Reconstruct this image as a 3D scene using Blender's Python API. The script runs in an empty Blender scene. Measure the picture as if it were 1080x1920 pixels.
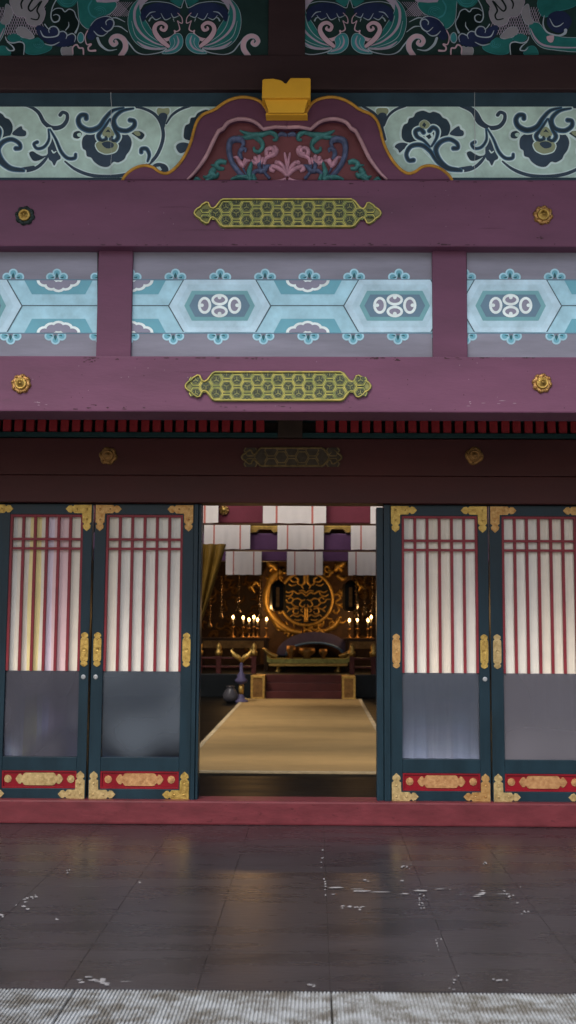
import bpy, bmesh, math, random
from mathutils import Matrix, Vector
random.seed(7)
C = bpy.context.scene
R = math.radians
PI = math.pi

# ------------------------------------------------------------------ camera
F = 2000.0                       # focal length in photograph pixels (1080 x 1920)
EYE = Vector((0.0, -7.2, 1.323))
PITCH, YAW, ROLL, SHX = 5.85, 0.68, 0.297, 29.0
cam_d = bpy.data.cameras.new('camera')
cam = bpy.data.objects.new('camera', cam_d)
C.collection.objects.link(cam)
CR = Matrix.Rotation(R(YAW), 3, 'Z') @ Matrix.Rotation(R(90 + PITCH), 3, 'X') @ Matrix.Rotation(R(ROLL), 3, 'Z')
cam.matrix_world = Matrix.Translation(EYE) @ CR.to_4x4()
cam_d.sensor_fit = 'VERTICAL'
cam_d.sensor_height = 36.0
cam_d.lens = 36.0 * F / 1920.0
cam_d.shift_x = -SHX / 1920.0
cam_d.clip_end = 500
cam_d.dof.use_dof = True
cam_d.dof.focus_distance = 6.6
cam_d.dof.aperture_fstop = 2.8
C.camera = cam

# ------------------------------------------------------------------ light
SUN_EL, SUN_AZ = 52.0, 200.0     # azimuth clockwise from +y: the sun stands behind the camera, to its left
w = bpy.data.worlds.new('World'); C.world = w; w.use_nodes = True
nt = w.node_tree
sky = nt.nodes.new('ShaderNodeTexSky'); sky.sky_type = 'NISHITA'; sky.sun_disc = False
sky.sun_elevation = R(SUN_EL); sky.sun_rotation = R(SUN_AZ)
sky.air_density = 1.0; sky.dust_density = 4.0; sky.ozone_density = 1.0
bg = nt.nodes['Background']; bg.inputs[1].default_value = 0.10
nt.links.new(sky.outputs[0], bg.inputs[0])
sd = bpy.data.lights.new('sun', 'SUN'); sd.energy = 1.6; sd.angle = R(34); sd.color = (1, .96, .9)
so = bpy.data.objects.new('sun', sd); C.collection.objects.link(so)
so.rotation_euler = (R(90 - SUN_EL), 0, R(180 - SUN_AZ) + PI)
so.rotation_euler = Vector((-math.sin(R(SUN_AZ)) * math.cos(R(SUN_EL)), -math.cos(R(SUN_AZ)) * math.cos(R(SUN_EL)), -math.sin(R(SUN_EL)))).to_track_quat('-Z', 'Y').to_euler()
C.view_settings.view_transform = 'Standard'
C.view_settings.look = 'None'
C.view_settings.gamma = 1.0
C.view_settings.exposure = 1.45

# ------------------------------------------------------------------ helpers
def P(px, py, Y):
    """the point of the plane y = Y that stands at a given place in the photograph"""
    d = CR @ Vector(((px - 540 - SHX) / F, (960 - py) / F, -1.0))
    t = (Y - EYE.y) / d.y
    return EYE + d * t
def X(px, py, Y): return P(px, py, Y).x
def Z(py, Y, px=540): return P(px, py, Y).z

def srgb(r, g, b):
    f = lambda c: (c / 255 / 12.92) if c / 255 <= .04045 else ((c / 255 + .055) / 1.055) ** 2.4
    return (f(r), f(g), f(b), 1)

MATS = {}
def mat(name, col, rough=.5, metal=0.0, var=.25, scale=6.0, bump=.15, bscale=60.0, col2=None, stretch=(1, 1, 1), spec=.18, detail=6.0, chips=None, chip_amt=.66, sss=0):
    """painted or plain surface: colour broken by two octaves of noise, worn chips, fine bump"""
    if name in MATS: return MATS[name]
    m = bpy.data.materials.new(name); m.use_nodes = True
    n = m.node_tree.nodes; l = m.node_tree.links
    b = n['Principled BSDF']
    b.inputs['Roughness'].default_value = rough
    b.inputs['Metallic'].default_value = metal
    b.inputs['Specular IOR Level'].default_value = spec
    tc = n.new('ShaderNodeTexCoord'); mp = n.new('ShaderNodeMapping')
    mp.inputs['Scale'].default_value = stretch
    l.new(tc.outputs['Object'], mp.inputs[0])
    t = n.new('ShaderNodeTexNoise'); t.inputs['Scale'].default_value = scale; t.inputs['Detail'].default_value = detail
    t.inputs['Roughness'].default_value = .62
    l.new(mp.outputs[0], t.inputs['Vector'])
    cr = n.new('ShaderNodeValToRGB')
    c = tuple(col[:3])
    d = tuple(col2[:3]) if col2 else tuple(x * (1 - var) for x in c)
    u = tuple(min(1, x * (1 + var * .6)) for x in c) if not col2 else c
    cr.color_ramp.elements[0].position = .30; cr.color_ramp.elements[0].color = (*d, 1)
    cr.color_ramp.elements[1].position = .70; cr.color_ramp.elements[1].color = (*u, 1)
    l.new(t.outputs[0], cr.inputs[0])
    out = cr.outputs[0]
    if chips:
        t3 = n.new('ShaderNodeTexNoise'); t3.inputs['Scale'].default_value = scale * 2.3; t3.inputs['Detail'].default_value = 9
        t3.inputs['Roughness'].default_value = .72
        l.new(mp.outputs[0], t3.inputs['Vector'])
        r3 = n.new('ShaderNodeValToRGB'); r3.color_ramp.elements[0].position = chip_amt; r3.color_ramp.elements[1].position = chip_amt + .05
        l.new(t3.outputs[0], r3.inputs[0])
        mx = n.new('ShaderNodeMix'); mx.data_type = 'RGBA'
        l.new(r3.outputs[0], mx.inputs[0]); l.new(out, mx.inputs[6]); mx.inputs[7].default_value = (*chips[:3], 1)
        out = mx.outputs[2]
    l.new(out, b.inputs['Base Color'])
    t2 = n.new('ShaderNodeTexNoise'); t2.inputs['Scale'].default_value = bscale; t2.inputs['Detail'].default_value = 4
    l.new(mp.outputs[0], t2.inputs['Vector'])
    mr = n.new('ShaderNodeMapRange'); mr.inputs[3].default_value = max(.02, rough - .1); mr.inputs[4].default_value = min(1, rough + .12)
    l.new(t.outputs[0], mr.inputs[0]); l.new(mr.outputs[0], b.inputs['Roughness'])
    if bump:
        bp = n.new('ShaderNodeBump'); bp.inputs['Strength'].default_value = bump; bp.inputs['Distance'].default_value = .004
        l.new(t2.outputs[0], bp.inputs['Height']); l.new(bp.outputs[0], b.inputs['Normal'])
    MATS[name] = m
    return m

def emis(name, col, s):
    if name in MATS: return MATS[name]
    m = bpy.data.materials.new(name); m.use_nodes = True
    b = m.node_tree.nodes['Principled BSDF']
    b.inputs['Emission Color'].default_value = (*col, 1); b.inputs['Emission Strength'].default_value = s
    b.inputs['Base Color'].default_value = (*col, 1)
    MATS[name] = m; return m

def link(o, parent=None):
    C.collection.objects.link(o)
    if parent: o.parent = parent
    return o
def obj(name, bm, mats, parent=None, smooth=False, recalc=True):
    if recalc: bmesh.ops.recalc_face_normals(bm, faces=bm.faces)
    me = bpy.data.meshes.new(name); bm.to_mesh(me); bm.free()
    for m in (mats if isinstance(mats, (list, tuple)) else [mats]): me.materials.append(m)
    if smooth:
        for p in me.polygons: p.use_smooth = True
    return link(bpy.data.objects.new(name, me), parent)
def empty(name, loc=(0, 0, 0)):
    o = bpy.data.objects.new(name, None); o.location = loc; o.empty_display_size = .1
    return link(o)
def tag(o, label=None, cat=None, group=None, kind=None):
    if label: o['label'] = label
    if cat: o['category'] = cat
    if group: o['group'] = group
    if kind: o['kind'] = kind
    return o
def dup(o, loc, parent=None):
    c = o.copy(); C.collection.objects.link(c); c.location = loc
    if parent: c.parent = parent
    return c

def box(bm, x0, x1, y0, y1, z0, z1, bev=0.0, mi=0, seg=2):
    vs = [bm.verts.new(v) for v in ((x0, y0, z0), (x1, y0, z0), (x1, y1, z0), (x0, y1, z0), (x0, y0, z1), (x1, y0, z1), (x1, y1, z1), (x0, y1, z1))]
    fs = []
    for q in ((0, 1, 5, 4), (1, 2, 6, 5), (2, 3, 7, 6), (3, 0, 4, 7), (4, 5, 6, 7), (3, 2, 1, 0)):
        f = bm.faces.new([vs[i] for i in q]); f.material_index = mi; fs.append(f)
    if bev > 0:
        es = list({e for f in fs for e in f.edges})
        r = bmesh.ops.bevel(bm, geom=es, offset=bev, segments=seg, profile=.6, affect='EDGES')
        for f in r['faces']: f.material_index = mi
def boxobj(name, x0, x1, y0, y1, z0, z1, m, parent=None, bev=.006):
    bm = bmesh.new(); box(bm, x0, x1, y0, y1, z0, z1, bev)
    return obj(name, bm, m, parent)

def cr_pts(pts, n=8, closed=False):
    """Catmull-Rom through 2-D points"""
    out = []; k = len(pts)
    rng = range(k if closed else k - 1)
    for i in rng:
        p = [pts[(i + j) % k] if closed else pts[max(0, min(k - 1, i + j))] for j in (-1, 0, 1, 2)]
        for s in range(n):
            t = s / n
            out.append(tuple(.5 * (2 * p[1][c] + (p[2][c] - p[0][c]) * t + (2 * p[0][c] - 5 * p[1][c] + 4 * p[2][c] - p[3][c]) * t * t + (-p[0][c] + 3 * p[1][c] - 3 * p[2][c] + p[3][c]) * t ** 3) for c in (0, 1)))
    if not closed: out.append(tuple(pts[-1]))
    return out
def widths(n, w):
    """w: number, (start, end) or list of stations"""
    if not isinstance(w, (tuple, list)): return [w] * n
    r = []
    for i in range(n):
        t = i / max(1, n - 1) * (len(w) - 1); a = min(int(t), len(w) - 2); f = t - a
        r.append(w[a] * (1 - f) + w[a + 1] * f)
    return r
def sides(sp, ws):
    L, Rr = [], []
    for i, p in enumerate(sp):
        a = sp[max(0, i - 1)]; b = sp[min(len(sp) - 1, i + 1)]
        dx, dy = b[0] - a[0], b[1] - a[1]; q = math.hypot(dx, dy) or 1
        nx, ny = -dy / q, dx / q
        L.append((p[0] + nx * ws[i] / 2, p[1] + ny * ws[i] / 2)); Rr.append((p[0] - nx * ws[i] / 2, p[1] - ny * ws[i] / 2))
    return L, Rr

class Paint:
    """flat painted pattern and carved relief on the plane y = Y, drawn in photograph pixels"""
    def __init__(s, Y, mats, fx=None, e=.0012):
        s.Y = Y; s.bm = bmesh.new(); s.names = list(mats); s.mats = [MATS[m] for m in mats]; s.k = 0; s.e = e; s.fx = fx or (lambda x, y: (x, y)); s.clip = None
    def y(s, lay): s.k += 1; return s.Y - lay * s.e - s.k * 6e-6
    def v(s, p, y):
        q = P(*s.fx(p[0], p[1]), s.Y); return s.bm.verts.new((q.x, y, q.z))
    def poly(s, pts, m, lay=1, smooth=0, closed=True):
        if smooth: pts = cr_pts(pts, smooth, True)
        pts = [s.fx(*p) for p in pts]
        if s.clip: pts = clip_poly(pts, *s.clip)
        if len(pts) < 3: return
        y = s.y(lay)
        vs = []
        for p in pts:
            q = P(p[0], p[1], s.Y); vs.append(s.bm.verts.new((q.x, y, q.z)))
        try: f = s.bm.faces.new(vs)
        except ValueError: return
        f.material_index = s.names.index(m)
    def stroke(s, pts, w, m, lay=1, n=8, cap=True):
        sp = cr_pts(pts, n); ws = widths(len(sp), w)
        L, Rr = sides(sp, ws); y = s.y(lay)
        mi = s.names.index(m)
        pv = None
        for i in range(len(sp)):
            a, b = s.fx(*L[i]), s.fx(*Rr[i])
            if s.clip:
                x0, x1, y0, y1 = s.clip
                a = (min(max(a[0], x0), x1), min(max(a[1], y0), y1)); b = (min(max(b[0], x0), x1), min(max(b[1], y0), y1))
            A, B = P(*a, s.Y), P(*b, s.Y); yy = y - i * 4e-6
            cur = (s.bm.verts.new((A.x, yy, A.z)), s.bm.verts.new((B.x, yy, B.z)))
            if pv and (A - s._pa).length + (B - s._pb).length > 1e-6:
                f = s.bm.faces.new((pv[0], pv[1], cur[1], cur[0])); f.material_index = mi
            pv = cur; s._pa, s._pb = A, B
        if cap:
            for i in (0, -1):
                if ws[i] > 2: s.disc(sp[i], ws[i] / 2, ws[i] / 2, m, lay)
    def disc(s, c, rx, ry, m, lay=1, n=18, a0=0, a1=2 * PI):
        full = abs(a1 - a0 - 2 * PI) < .01
        s.poly([(c[0] + rx * math.cos(a0 + (a1 - a0) * i / (n if full else n - 1)), c[1] + ry * math.sin(a0 + (a1 - a0) * i / (n if full else n - 1))) for i in range(n)], m, lay)
    def outlined(s, pts, w, m, mo, o=3, lay=1):
        ws = w if isinstance(w, (tuple, list)) else [w]
        s.stroke(pts, [x + 2 * o for x in ws] if len(ws) > 1 else ws[0] + 2 * o, mo, lay)
        s.stroke(pts, w, m, lay + 1)
    def opoly(s, pts, m, mo, o=4, lay=1, smooth=4):
        if smooth: pts = cr_pts(pts, smooth, True)
        cl = pts + [pts[0]]
        s.stroke(cl, 2 * o, mo, lay, n=1, cap=False); s.poly(pts, m, lay + 1)
    def build(s, name, parent=None): return obj(name, s.bm, s.mats, parent, recalc=False)

def clip_poly(pts, x0, x1, y0, y1):
    for ax, lim, sg in ((0, x0, 1), (0, x1, -1), (1, y0, 1), (1, y1, -1)):
        out = []
        for i in range(len(pts)):
            a, b = pts[i - 1], pts[i]
            ia, ib = sg * (a[ax] - lim) >= 0, sg * (b[ax] - lim) >= 0
            if ia != ib:
                t = (lim - a[ax]) / (b[ax] - a[ax]); out.append((a[0] + (b[0] - a[0]) * t, a[1] + (b[1] - a[1]) * t))
            if ib: out.append(b)
        pts = out
        if not pts: return []
    return pts

def prism(bm, pts, yf, yb, Y=None, bev=0.0, mi=0):
    """extrude an outline given in photograph pixels on plane Y (or in metres x,z when Y is None) from yf back to yb"""
    q = [(P(a, b, Y).x, P(a, b, Y).z) if Y is not None else (a, b) for a, b in pts]
    fr = [bm.verts.new((x, yf, z)) for x, z in q]; bk = [bm.verts.new((x, yb, z)) for x, z in q]
    f = bm.faces.new(fr); f.material_index = mi
    g = bm.faces.new(bk[::-1]); g.material_index = mi
    for i in range(len(q)):
        h = bm.faces.new((fr[i - 1], bk[i - 1], bk[i], fr[i])); h.material_index = mi
    if bev:
        r = bmesh.ops.bevel(bm, geom=list(f.edges), offset=bev, segments=2, profile=.6, affect='EDGES')
        for h in r['faces']: h.material_index = mi

def relief(bm, pts, w, h, Y, yb, n=7, k=6, mi=0, fx=None):
    """carved rounded stroke: half-round section, swelling and tapering, standing h metres off plane yb"""
    if fx: pts = [fx(*p) for p in pts]
    sp = cr_pts(pts, n); ws = widths(len(sp), w); rows = []
    s = abs(P(600, 300, Y).x - P(500, 300, Y).x) / 100
    for i, p in enumerate(sp):
        a = sp[max(0, i - 1)]; b = sp[min(len(sp) - 1, i + 1)]
        dx, dy = b[0] - a[0], b[1] - a[1]; q = math.hypot(dx, dy) or 1
        nx, ny = -dy / q, dx / q; row = []
        for j in range(k + 1):
            t = PI * j / k; u = math.cos(t) * ws[i] / 2
            c = P(p[0] + nx * u, p[1] + ny * u, Y)
            hh = min(h, ws[i] * s * .8)
            row.append(bm.verts.new((c.x, yb - hh * math.sin(t) - (.0002 * i), c.z)))
        rows.append(row)
    for a, b in zip(rows, rows[1:]):
        for j in range(k): bm.faces.new((a[j], a[j + 1], b[j + 1], b[j])).material_index = mi
    for r in (rows[0], rows[-1]): bm.faces.new(r).material_index = mi

def lathe(bm, prof, n=20, axis='Z', c=(0, 0, 0), mi=0, lobes=0, amp=0):
    """prof: (radius, height) pairs; axis 'Z' upright, 'Y' facing the camera"""
    rows = []
    for r, h in prof:
        row = []
        for i in range(n):
            a = 2 * PI * i / n; rr = r * (1 + amp * (abs(math.cos(a * lobes / 2)) - .6)) if lobes else r
            p = (rr * math.cos(a), rr * math.sin(a), h) if axis == 'Z' else (rr * math.cos(a), -h, rr * math.sin(a))
            row.append(bm.verts.new((c[0] + p[0], c[1] + p[1], c[2] + p[2])))
        rows.append(row)
    for a, b in zip(rows, rows[1:]):
        for i in range(n): bm.faces.new((a[i - 1], a[i], b[i], b[i - 1])).material_index = mi
    for r in (rows[0], rows[-1]):
        try: bm.faces.new(r).material_index = mi
        except ValueError: pass
def tube(bm, pts, r, n=8, mi=0):
    rows = []
    for i, p in enumerate(pts):
        p = Vector(p); d = (Vector(pts[min(i + 1, len(pts) - 1)]) - Vector(pts[max(0, i - 1)])).normalized()
        u = d.orthogonal().normalized() if i == 0 else (u - d * u.dot(d)).normalized(); v = d.cross(u)
        rr = r[i] if isinstance(r, (list, tuple)) else r
        rows.append([bm.verts.new(p + (u * math.cos(2 * PI * k / n) + v * math.sin(2 * PI * k / n)) * rr) for k in range(n)])
    for a, b in zip(rows, rows[1:]):
        for k in range(n): bm.faces.new((a[k - 1], a[k], b[k], b[k - 1])).material_index = mi
    bm.faces.new(rows[0]).material_index = mi; bm.faces.new(rows[-1]).material_index = mi

# ------------------------------------------------------------------ materials
mat('maroon', (.122, .047, .087), .5, var=.2, scale=2.6, bump=.25, bscale=45, stretch=(.5, 1, 1.7), chips=(.10, .042, .070), chip_amt=.66)
mat('wear_dark', (.045, .020, .028), .7); mat('wear_pale', (.22, .15, .19), .7)
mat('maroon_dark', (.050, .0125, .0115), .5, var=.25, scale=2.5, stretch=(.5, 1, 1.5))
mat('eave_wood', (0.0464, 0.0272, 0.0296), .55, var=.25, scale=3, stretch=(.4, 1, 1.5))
mat('sill_red', (0.1017, 0.01914, 0.02512), .42, var=.28, scale=9, bump=.35, bscale=26, stretch=(.6, 1, 1.6), chips=(.055, .010, .013), chip_amt=.6)
mat('tymp_red', (.15, .048, .055), .5, var=.2)
mat('navy', (.0065, .020, .030), .33, var=.3, scale=4, bump=.1, stretch=(2, 1, .5))
mat('navy_band', (.03, .06, .085), .5, var=.2)
mat('teal_rail', (.008, .03, .03), .5)
mat('red_block', (.25, .018, .022), .45, var=.25, scale=14)
mat('lattice_red', (.19, .022, .03), .42, var=.25, scale=9)
mat('kick_red', (0.165, 0.0036, 0.0099), .3, var=.25, scale=5, bump=.05)
mat('gold', (0.4836, 0.3276, 0.0936), .38, .85, var=.35, scale=45, bump=.6, bscale=160, col2=(.20, .12, .03))
mat('gold_worn', (.48, .30, .12), .45, .8, var=.4, scale=40, bump=.6, bscale=150, col2=(.24, .11, .03))
mat('gold_pale', (0.465, 0.345, 0.165), .45, .55, var=.35, scale=40, bump=.6, bscale=150, col2=(.22, .15, .06))
mat('gold_copper', (.47, .27, .12), .45, .55, var=.35, scale=40, bump=.6, bscale=150, col2=(.26, .12, .05))
mat('gold_paint', (0.7114, 0.3901, 0.03442), .48, 0, var=.25, scale=9, bump=.3, bscale=50, col2=(.66, .36, .035))
mat('gold_edge', (.46, .24, .04), .5, 0, var=.35, scale=20)
mat('olive', (.44, .38, .095), .4, .6, var=.4, scale=30, bump=.3, col2=(.15, .19, .06))
mat('patina', (.026, .040, .038), .6, .2, var=.5, scale=25)
mat('patina_mid', (.17, .17, .065), .5, .4, var=.5, scale=22)
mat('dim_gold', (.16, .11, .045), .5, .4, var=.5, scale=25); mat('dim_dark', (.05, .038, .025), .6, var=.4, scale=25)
mat('rim_gold', (.56, .44, .12), .36, .75, var=.35, scale=18, col2=(.20, .22, .08))
# painted panels
mat('p_grey', (0.2176, 0.2176, 0.2688), .6, var=.22, scale=3, stretch=(.5, 1, 3), chips=(.24, .21, .29), chip_amt=.64)
mat('p_sky', (.36, .61, .72), .55, var=.22, scale=9)
mat('p_pale', (.47, .66, .77), .55, var=.22, scale=9)
mat('p_pale2', (.42, .61, .71), .55, var=.22, scale=9)
mat('p_teal', (0.1408, 0.3712, 0.4608), .55, var=.1)
mat('p_seafoam', (0.1664, 0.3712, 0.4096), .55, var=.1)
mat('p_slate', (0.128, 0.2176, 0.2944), .55, var=.1)
mat('p_white', (0.7424, 0.85, 0.85), .55, var=.22, scale=9)
mat('p_line', (.07, .11, .14), .55)
mat('p_mauve', (0.2432, 0.2432, 0.32), .55, var=.1)
mat('p_dteal', (.03, .11, .13), .55)
mat('f_bg', (.49, .68, .63), .6, var=.22, scale=9, chips=(.36, .51, .48), chip_amt=.7)
mat('f_dark', (.032, .058, .085), .55, var=.25)
mat('f_slate', (.045, .075, .115), .55, var=.25)
mat('f_blue', (.075, .18, .31), .55, var=.2)
mat('f_halo', (.66, .84, .85), .55, var=.22, scale=9)
mat('f_olive', (0.308, 0.364, 0.238), .55, var=.15)
mat('f_crack', (.5, .55, .58), .7)
mat('d_bg', (.018, .045, .042), .6, var=.22, scale=9)
mat('d_teal', (0.02392, 0.1869, 0.1794), .55, var=.25, scale=8)
mat('d_teal2', (0.05232, 0.284, 0.314), .55, var=.25, scale=8)
mat('d_navy', (.022, .034, .095), .55, var=.3)
mat('d_line', (0.4192, 0.5123, 0.5899), .55, var=.2)
mat('d_lilac', (0.45, 0.3875, 0.5), .55, var=.15)
mat('d_grey', (0.312, 0.312, 0.348), .55, var=.15)
mat('d_pink', (0.624, 0.442, 0.52), .55, var=.12)
mat('d_black', (.006, .016, .016), .6)
mat('c_teal', (0.056, 0.1904, 0.1904), .5, var=.5, scale=30)
mat('c_blue', (0.0861, 0.1114, 0.2025), .5, var=.5, scale=30)
mat('c_pink', (0.468, 0.247, 0.325), .5, var=.4, scale=30)
mat('pink_mould', (0.425, 0.25, 0.2875), .5, var=.3, scale=12)
# door fabrics and panes
mat('cloth_beige', (.82, .75, .63), .85, var=.07, scale=8, bump=.1, sss=0)
mat('cloth_yellow', (.88, .74, .36), .85, var=.07, scale=8, bump=.1)
mat('cloth_pink', (.80, .58, .58), .85, var=.07, scale=8, bump=.1)
mat('cloth_lilac', (.80, .68, .76), .85, var=.07, scale=8, bump=.1)
mat('cloth_grey', (.80, .77, .69), .85, var=.07, scale=8, bump=.1)
def pane(name, col, t_top, t_bot, seed, scale=2.4, lo=.42, hi=.62):  # uneven clearness, by noise and height, painted in to suggest blurred reflections
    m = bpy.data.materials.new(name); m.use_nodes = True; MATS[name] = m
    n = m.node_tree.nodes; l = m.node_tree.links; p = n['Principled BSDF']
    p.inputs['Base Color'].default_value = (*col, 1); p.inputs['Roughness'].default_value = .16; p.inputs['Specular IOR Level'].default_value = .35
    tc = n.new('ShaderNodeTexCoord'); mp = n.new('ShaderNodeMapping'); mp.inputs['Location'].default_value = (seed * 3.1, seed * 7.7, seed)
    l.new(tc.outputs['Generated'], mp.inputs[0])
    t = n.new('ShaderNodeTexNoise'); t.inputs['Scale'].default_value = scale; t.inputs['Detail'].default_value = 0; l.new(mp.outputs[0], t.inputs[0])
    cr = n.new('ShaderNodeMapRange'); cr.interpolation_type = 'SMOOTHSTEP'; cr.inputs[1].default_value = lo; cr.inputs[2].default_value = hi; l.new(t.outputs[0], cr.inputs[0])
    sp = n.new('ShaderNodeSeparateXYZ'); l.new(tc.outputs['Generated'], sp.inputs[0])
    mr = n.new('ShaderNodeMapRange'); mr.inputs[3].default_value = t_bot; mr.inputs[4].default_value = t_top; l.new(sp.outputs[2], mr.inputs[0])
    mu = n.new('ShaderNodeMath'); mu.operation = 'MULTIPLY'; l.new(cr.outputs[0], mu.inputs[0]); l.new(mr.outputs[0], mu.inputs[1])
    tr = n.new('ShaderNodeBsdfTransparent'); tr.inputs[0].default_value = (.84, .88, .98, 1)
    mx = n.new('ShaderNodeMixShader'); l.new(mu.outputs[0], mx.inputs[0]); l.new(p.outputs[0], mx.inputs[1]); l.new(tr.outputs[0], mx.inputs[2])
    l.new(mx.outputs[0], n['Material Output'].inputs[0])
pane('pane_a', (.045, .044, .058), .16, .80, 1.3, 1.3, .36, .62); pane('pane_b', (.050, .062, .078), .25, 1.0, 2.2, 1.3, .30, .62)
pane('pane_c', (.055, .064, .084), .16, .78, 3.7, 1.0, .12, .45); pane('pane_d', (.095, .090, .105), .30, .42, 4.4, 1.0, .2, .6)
mat('streak', (.17, .20, .25), .4, var=.2, bump=0)
mat('steel', (.35, .36, .37), .35, .8, scale=20)
# ground
mat('slab', (.0195, .0178, .0212), .27, var=.45, scale=3.2, bump=.25, bscale=34, stretch=(.35, 1.6, 1), chips=(.023, .022, .026), chip_amt=.64, spec=.6)
mat('grout', (.05, .045, .045), .8)
mat('worn_white', (.17, .17, .18), .7, var=.4, scale=30)
mat('court', (.28, .27, .255), .9, var=.2, scale=3)
# hall
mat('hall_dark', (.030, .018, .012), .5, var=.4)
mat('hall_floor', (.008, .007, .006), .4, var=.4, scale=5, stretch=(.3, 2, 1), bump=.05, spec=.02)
mat('rug', (.44, .275, .105), .85, var=.14, scale=2.5, bump=.3, bscale=180, stretch=(.5, 1.5, 1))
mat('rug_edge', (.60, .45, .25), .85)
mat('banner_white', (.84, .78, .74), .85, var=.05, scale=5, bump=.05)
mat('banner_stripe', (.46, .15, .12), .85, var=.15)
mat('hall_red', (.13, .026, .040), .5, var=.2)
mat('hall_purple', (.08, .034, .085), .5, var=.2)
mat('hall_gold', (0.552, 0.348, 0.096), .42, .7, var=.4, scale=20, bump=.4)
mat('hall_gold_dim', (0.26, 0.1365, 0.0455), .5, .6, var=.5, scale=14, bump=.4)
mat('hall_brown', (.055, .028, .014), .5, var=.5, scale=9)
mat('hall_black', (.008, .010, .012), .35)
mat('altar_red', (.075, .020, .018), .4, var=.3)
mat('altar_purple', (0.0726, 0.06204, 0.1188), .5, var=.2)
mat('altar_blue', (0.096, 0.176, 0.32), .45, var=.2)
mat('table_gilt', (0.352, 0.32, 0.096), .45, .4, var=.5, scale=14)
mat('altar_green', (.05, .11, .09), .45)
mat('curtain_gold', (0.12, 0.066, 0.0072), .7, var=.2)
mat('wax', (0.1312, 0.119, 0.09625), .5)
mat('porcelain', (0.0576, 0.054, 0.0612), .3)
mat('roof_wood', (.10, .055, .045), .6, var=.3)
mat('tile', (.05, .055, .06), .5, var=.3)
emis('flame', (1.0, .58, .20), 6)

def translucent(name, f):
    m = MATS[name]; n = m.node_tree.nodes; l = m.node_tree.links
    p = n['Principled BSDF']; out = n['Material Output']
    t = n.new('ShaderNodeBsdfTranslucent'); mx = n.new('ShaderNodeMixShader'); mx.inputs[0].default_value = f
    l.new(p.inputs['Base Color'].links[0].from_socket, t.inputs[0])
    l.new(p.outputs[0], mx.inputs[1]); l.new(t.outputs[0], mx.inputs[2]); l.new(mx.outputs[0], out.inputs[0])
for n_ in ('cloth_beige', 'cloth_yellow', 'cloth_pink', 'cloth_lilac', 'cloth_grey'): translucent(n_, .15)
for n_ in ('banner_white',): translucent(n_, .3)

# ------------------------------------------------------------------ ground
YW = 0.0                                     # the door plane
def floor_pt(px, py, z=0.0):
    d = CR @ Vector(((px - 540 - SHX) / F, (960 - py) / F, -1.0)); t = (z - EYE.z) / d.z
    return EYE + d * t
YS = floor_pt(540, 1858).y                   # where the slabs end and the ribbed edging begins
bm = bmesh.new()
box(bm, -60, 60, -80, YS - .62, -.6, -.17)
tag(obj('courtyard_ground', bm, MATS['court']), kind='structure')

def slab_floor():
    bm = bmesh.new()
    x = floor_pt(613, 1700).x
    pw = .482
    xs = [x + pw * i for i in range(-12, 13)]
    rows = [YS + .003, floor_pt(540, 1784).y, -1.72, -.72, .02]
    box(bm, -6.2, 6.2, YS, .02, -.2, -.006, mi=1)
    for i, (y0, y1) in enumerate(zip(rows, rows[1:])):
        for a, b in zip(xs, xs[1:]):
            off = 0
            j = random.uniform(-.0001, .0001); g = .0011
            n0 = len(bm.verts)
            box(bm, a + g, b - g, y0 + g + (off if i else 0), y1 - g, -.05, j, 0, 0, 1)
    # pale scuffs where the sealer has worn off, along joints and in long smears
    def scuff(px, py, w, h, n):
        for _ in range(n):
            cx = px + random.gauss(0, w / 2.2); cy = py + random.gauss(0, h / 2.2)
            l = random.uniform(.15, .5) * w * random.random() + 3; t = random.uniform(.6, 2.2)
            pts = []
            for k in range(10):
                a = 2 * PI * k / 10; rr = random.uniform(.5, 1.1)
                q = floor_pt(cx + l / 2 * math.cos(a) * rr, cy + t * math.sin(a) * rr)
                pts.append((q.x, q.y))
            f = bm.faces.new([bm.verts.new((x, y, .0030 + _ * 2e-5)) for x, y in pts]); f.material_index = 2
            if f.normal.z < 0: f.normal_flip()
    for s in ((690, 1672, 110, 8, 9), (668, 1702, 30, 4, 10), (766, 1625, 12, 10, 7), (788, 1683, 6, 18, 8), (795, 1700, 5, 14, 6), (895, 1676, 100, 8, 8), (960, 1682, 16, 20, 8), (820, 1770, 6, 18, 6),
              (990, 1712, 12, 10, 6), (48, 1695, 24, 18, 9), (66, 1684, 12, 6, 5), (190, 1840, 56, 7, 14), (610, 1660, 5, 26, 8), (5, 1720, 14, 4, 4), (107, 1724, 5, 2, 3), (848, 1840, 14, 16, 6), (585, 1848, 20, 5, 5),
              (942, 1838, 24, 3, 4), (127, 1633, 6, 6, 3), (720, 1652, 80, 4, 3), (605, 1610, 4, 20, 5), (910, 1618, 10, 6, 4), (262, 1655, 5, 4, 2)):
        scuff(*s)
    return obj('porch_floor', bm, [MATS['slab'], MATS['grout'], MATS['worn_white']], recalc=False)
tag(slab_floor(), kind='structure')

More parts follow.
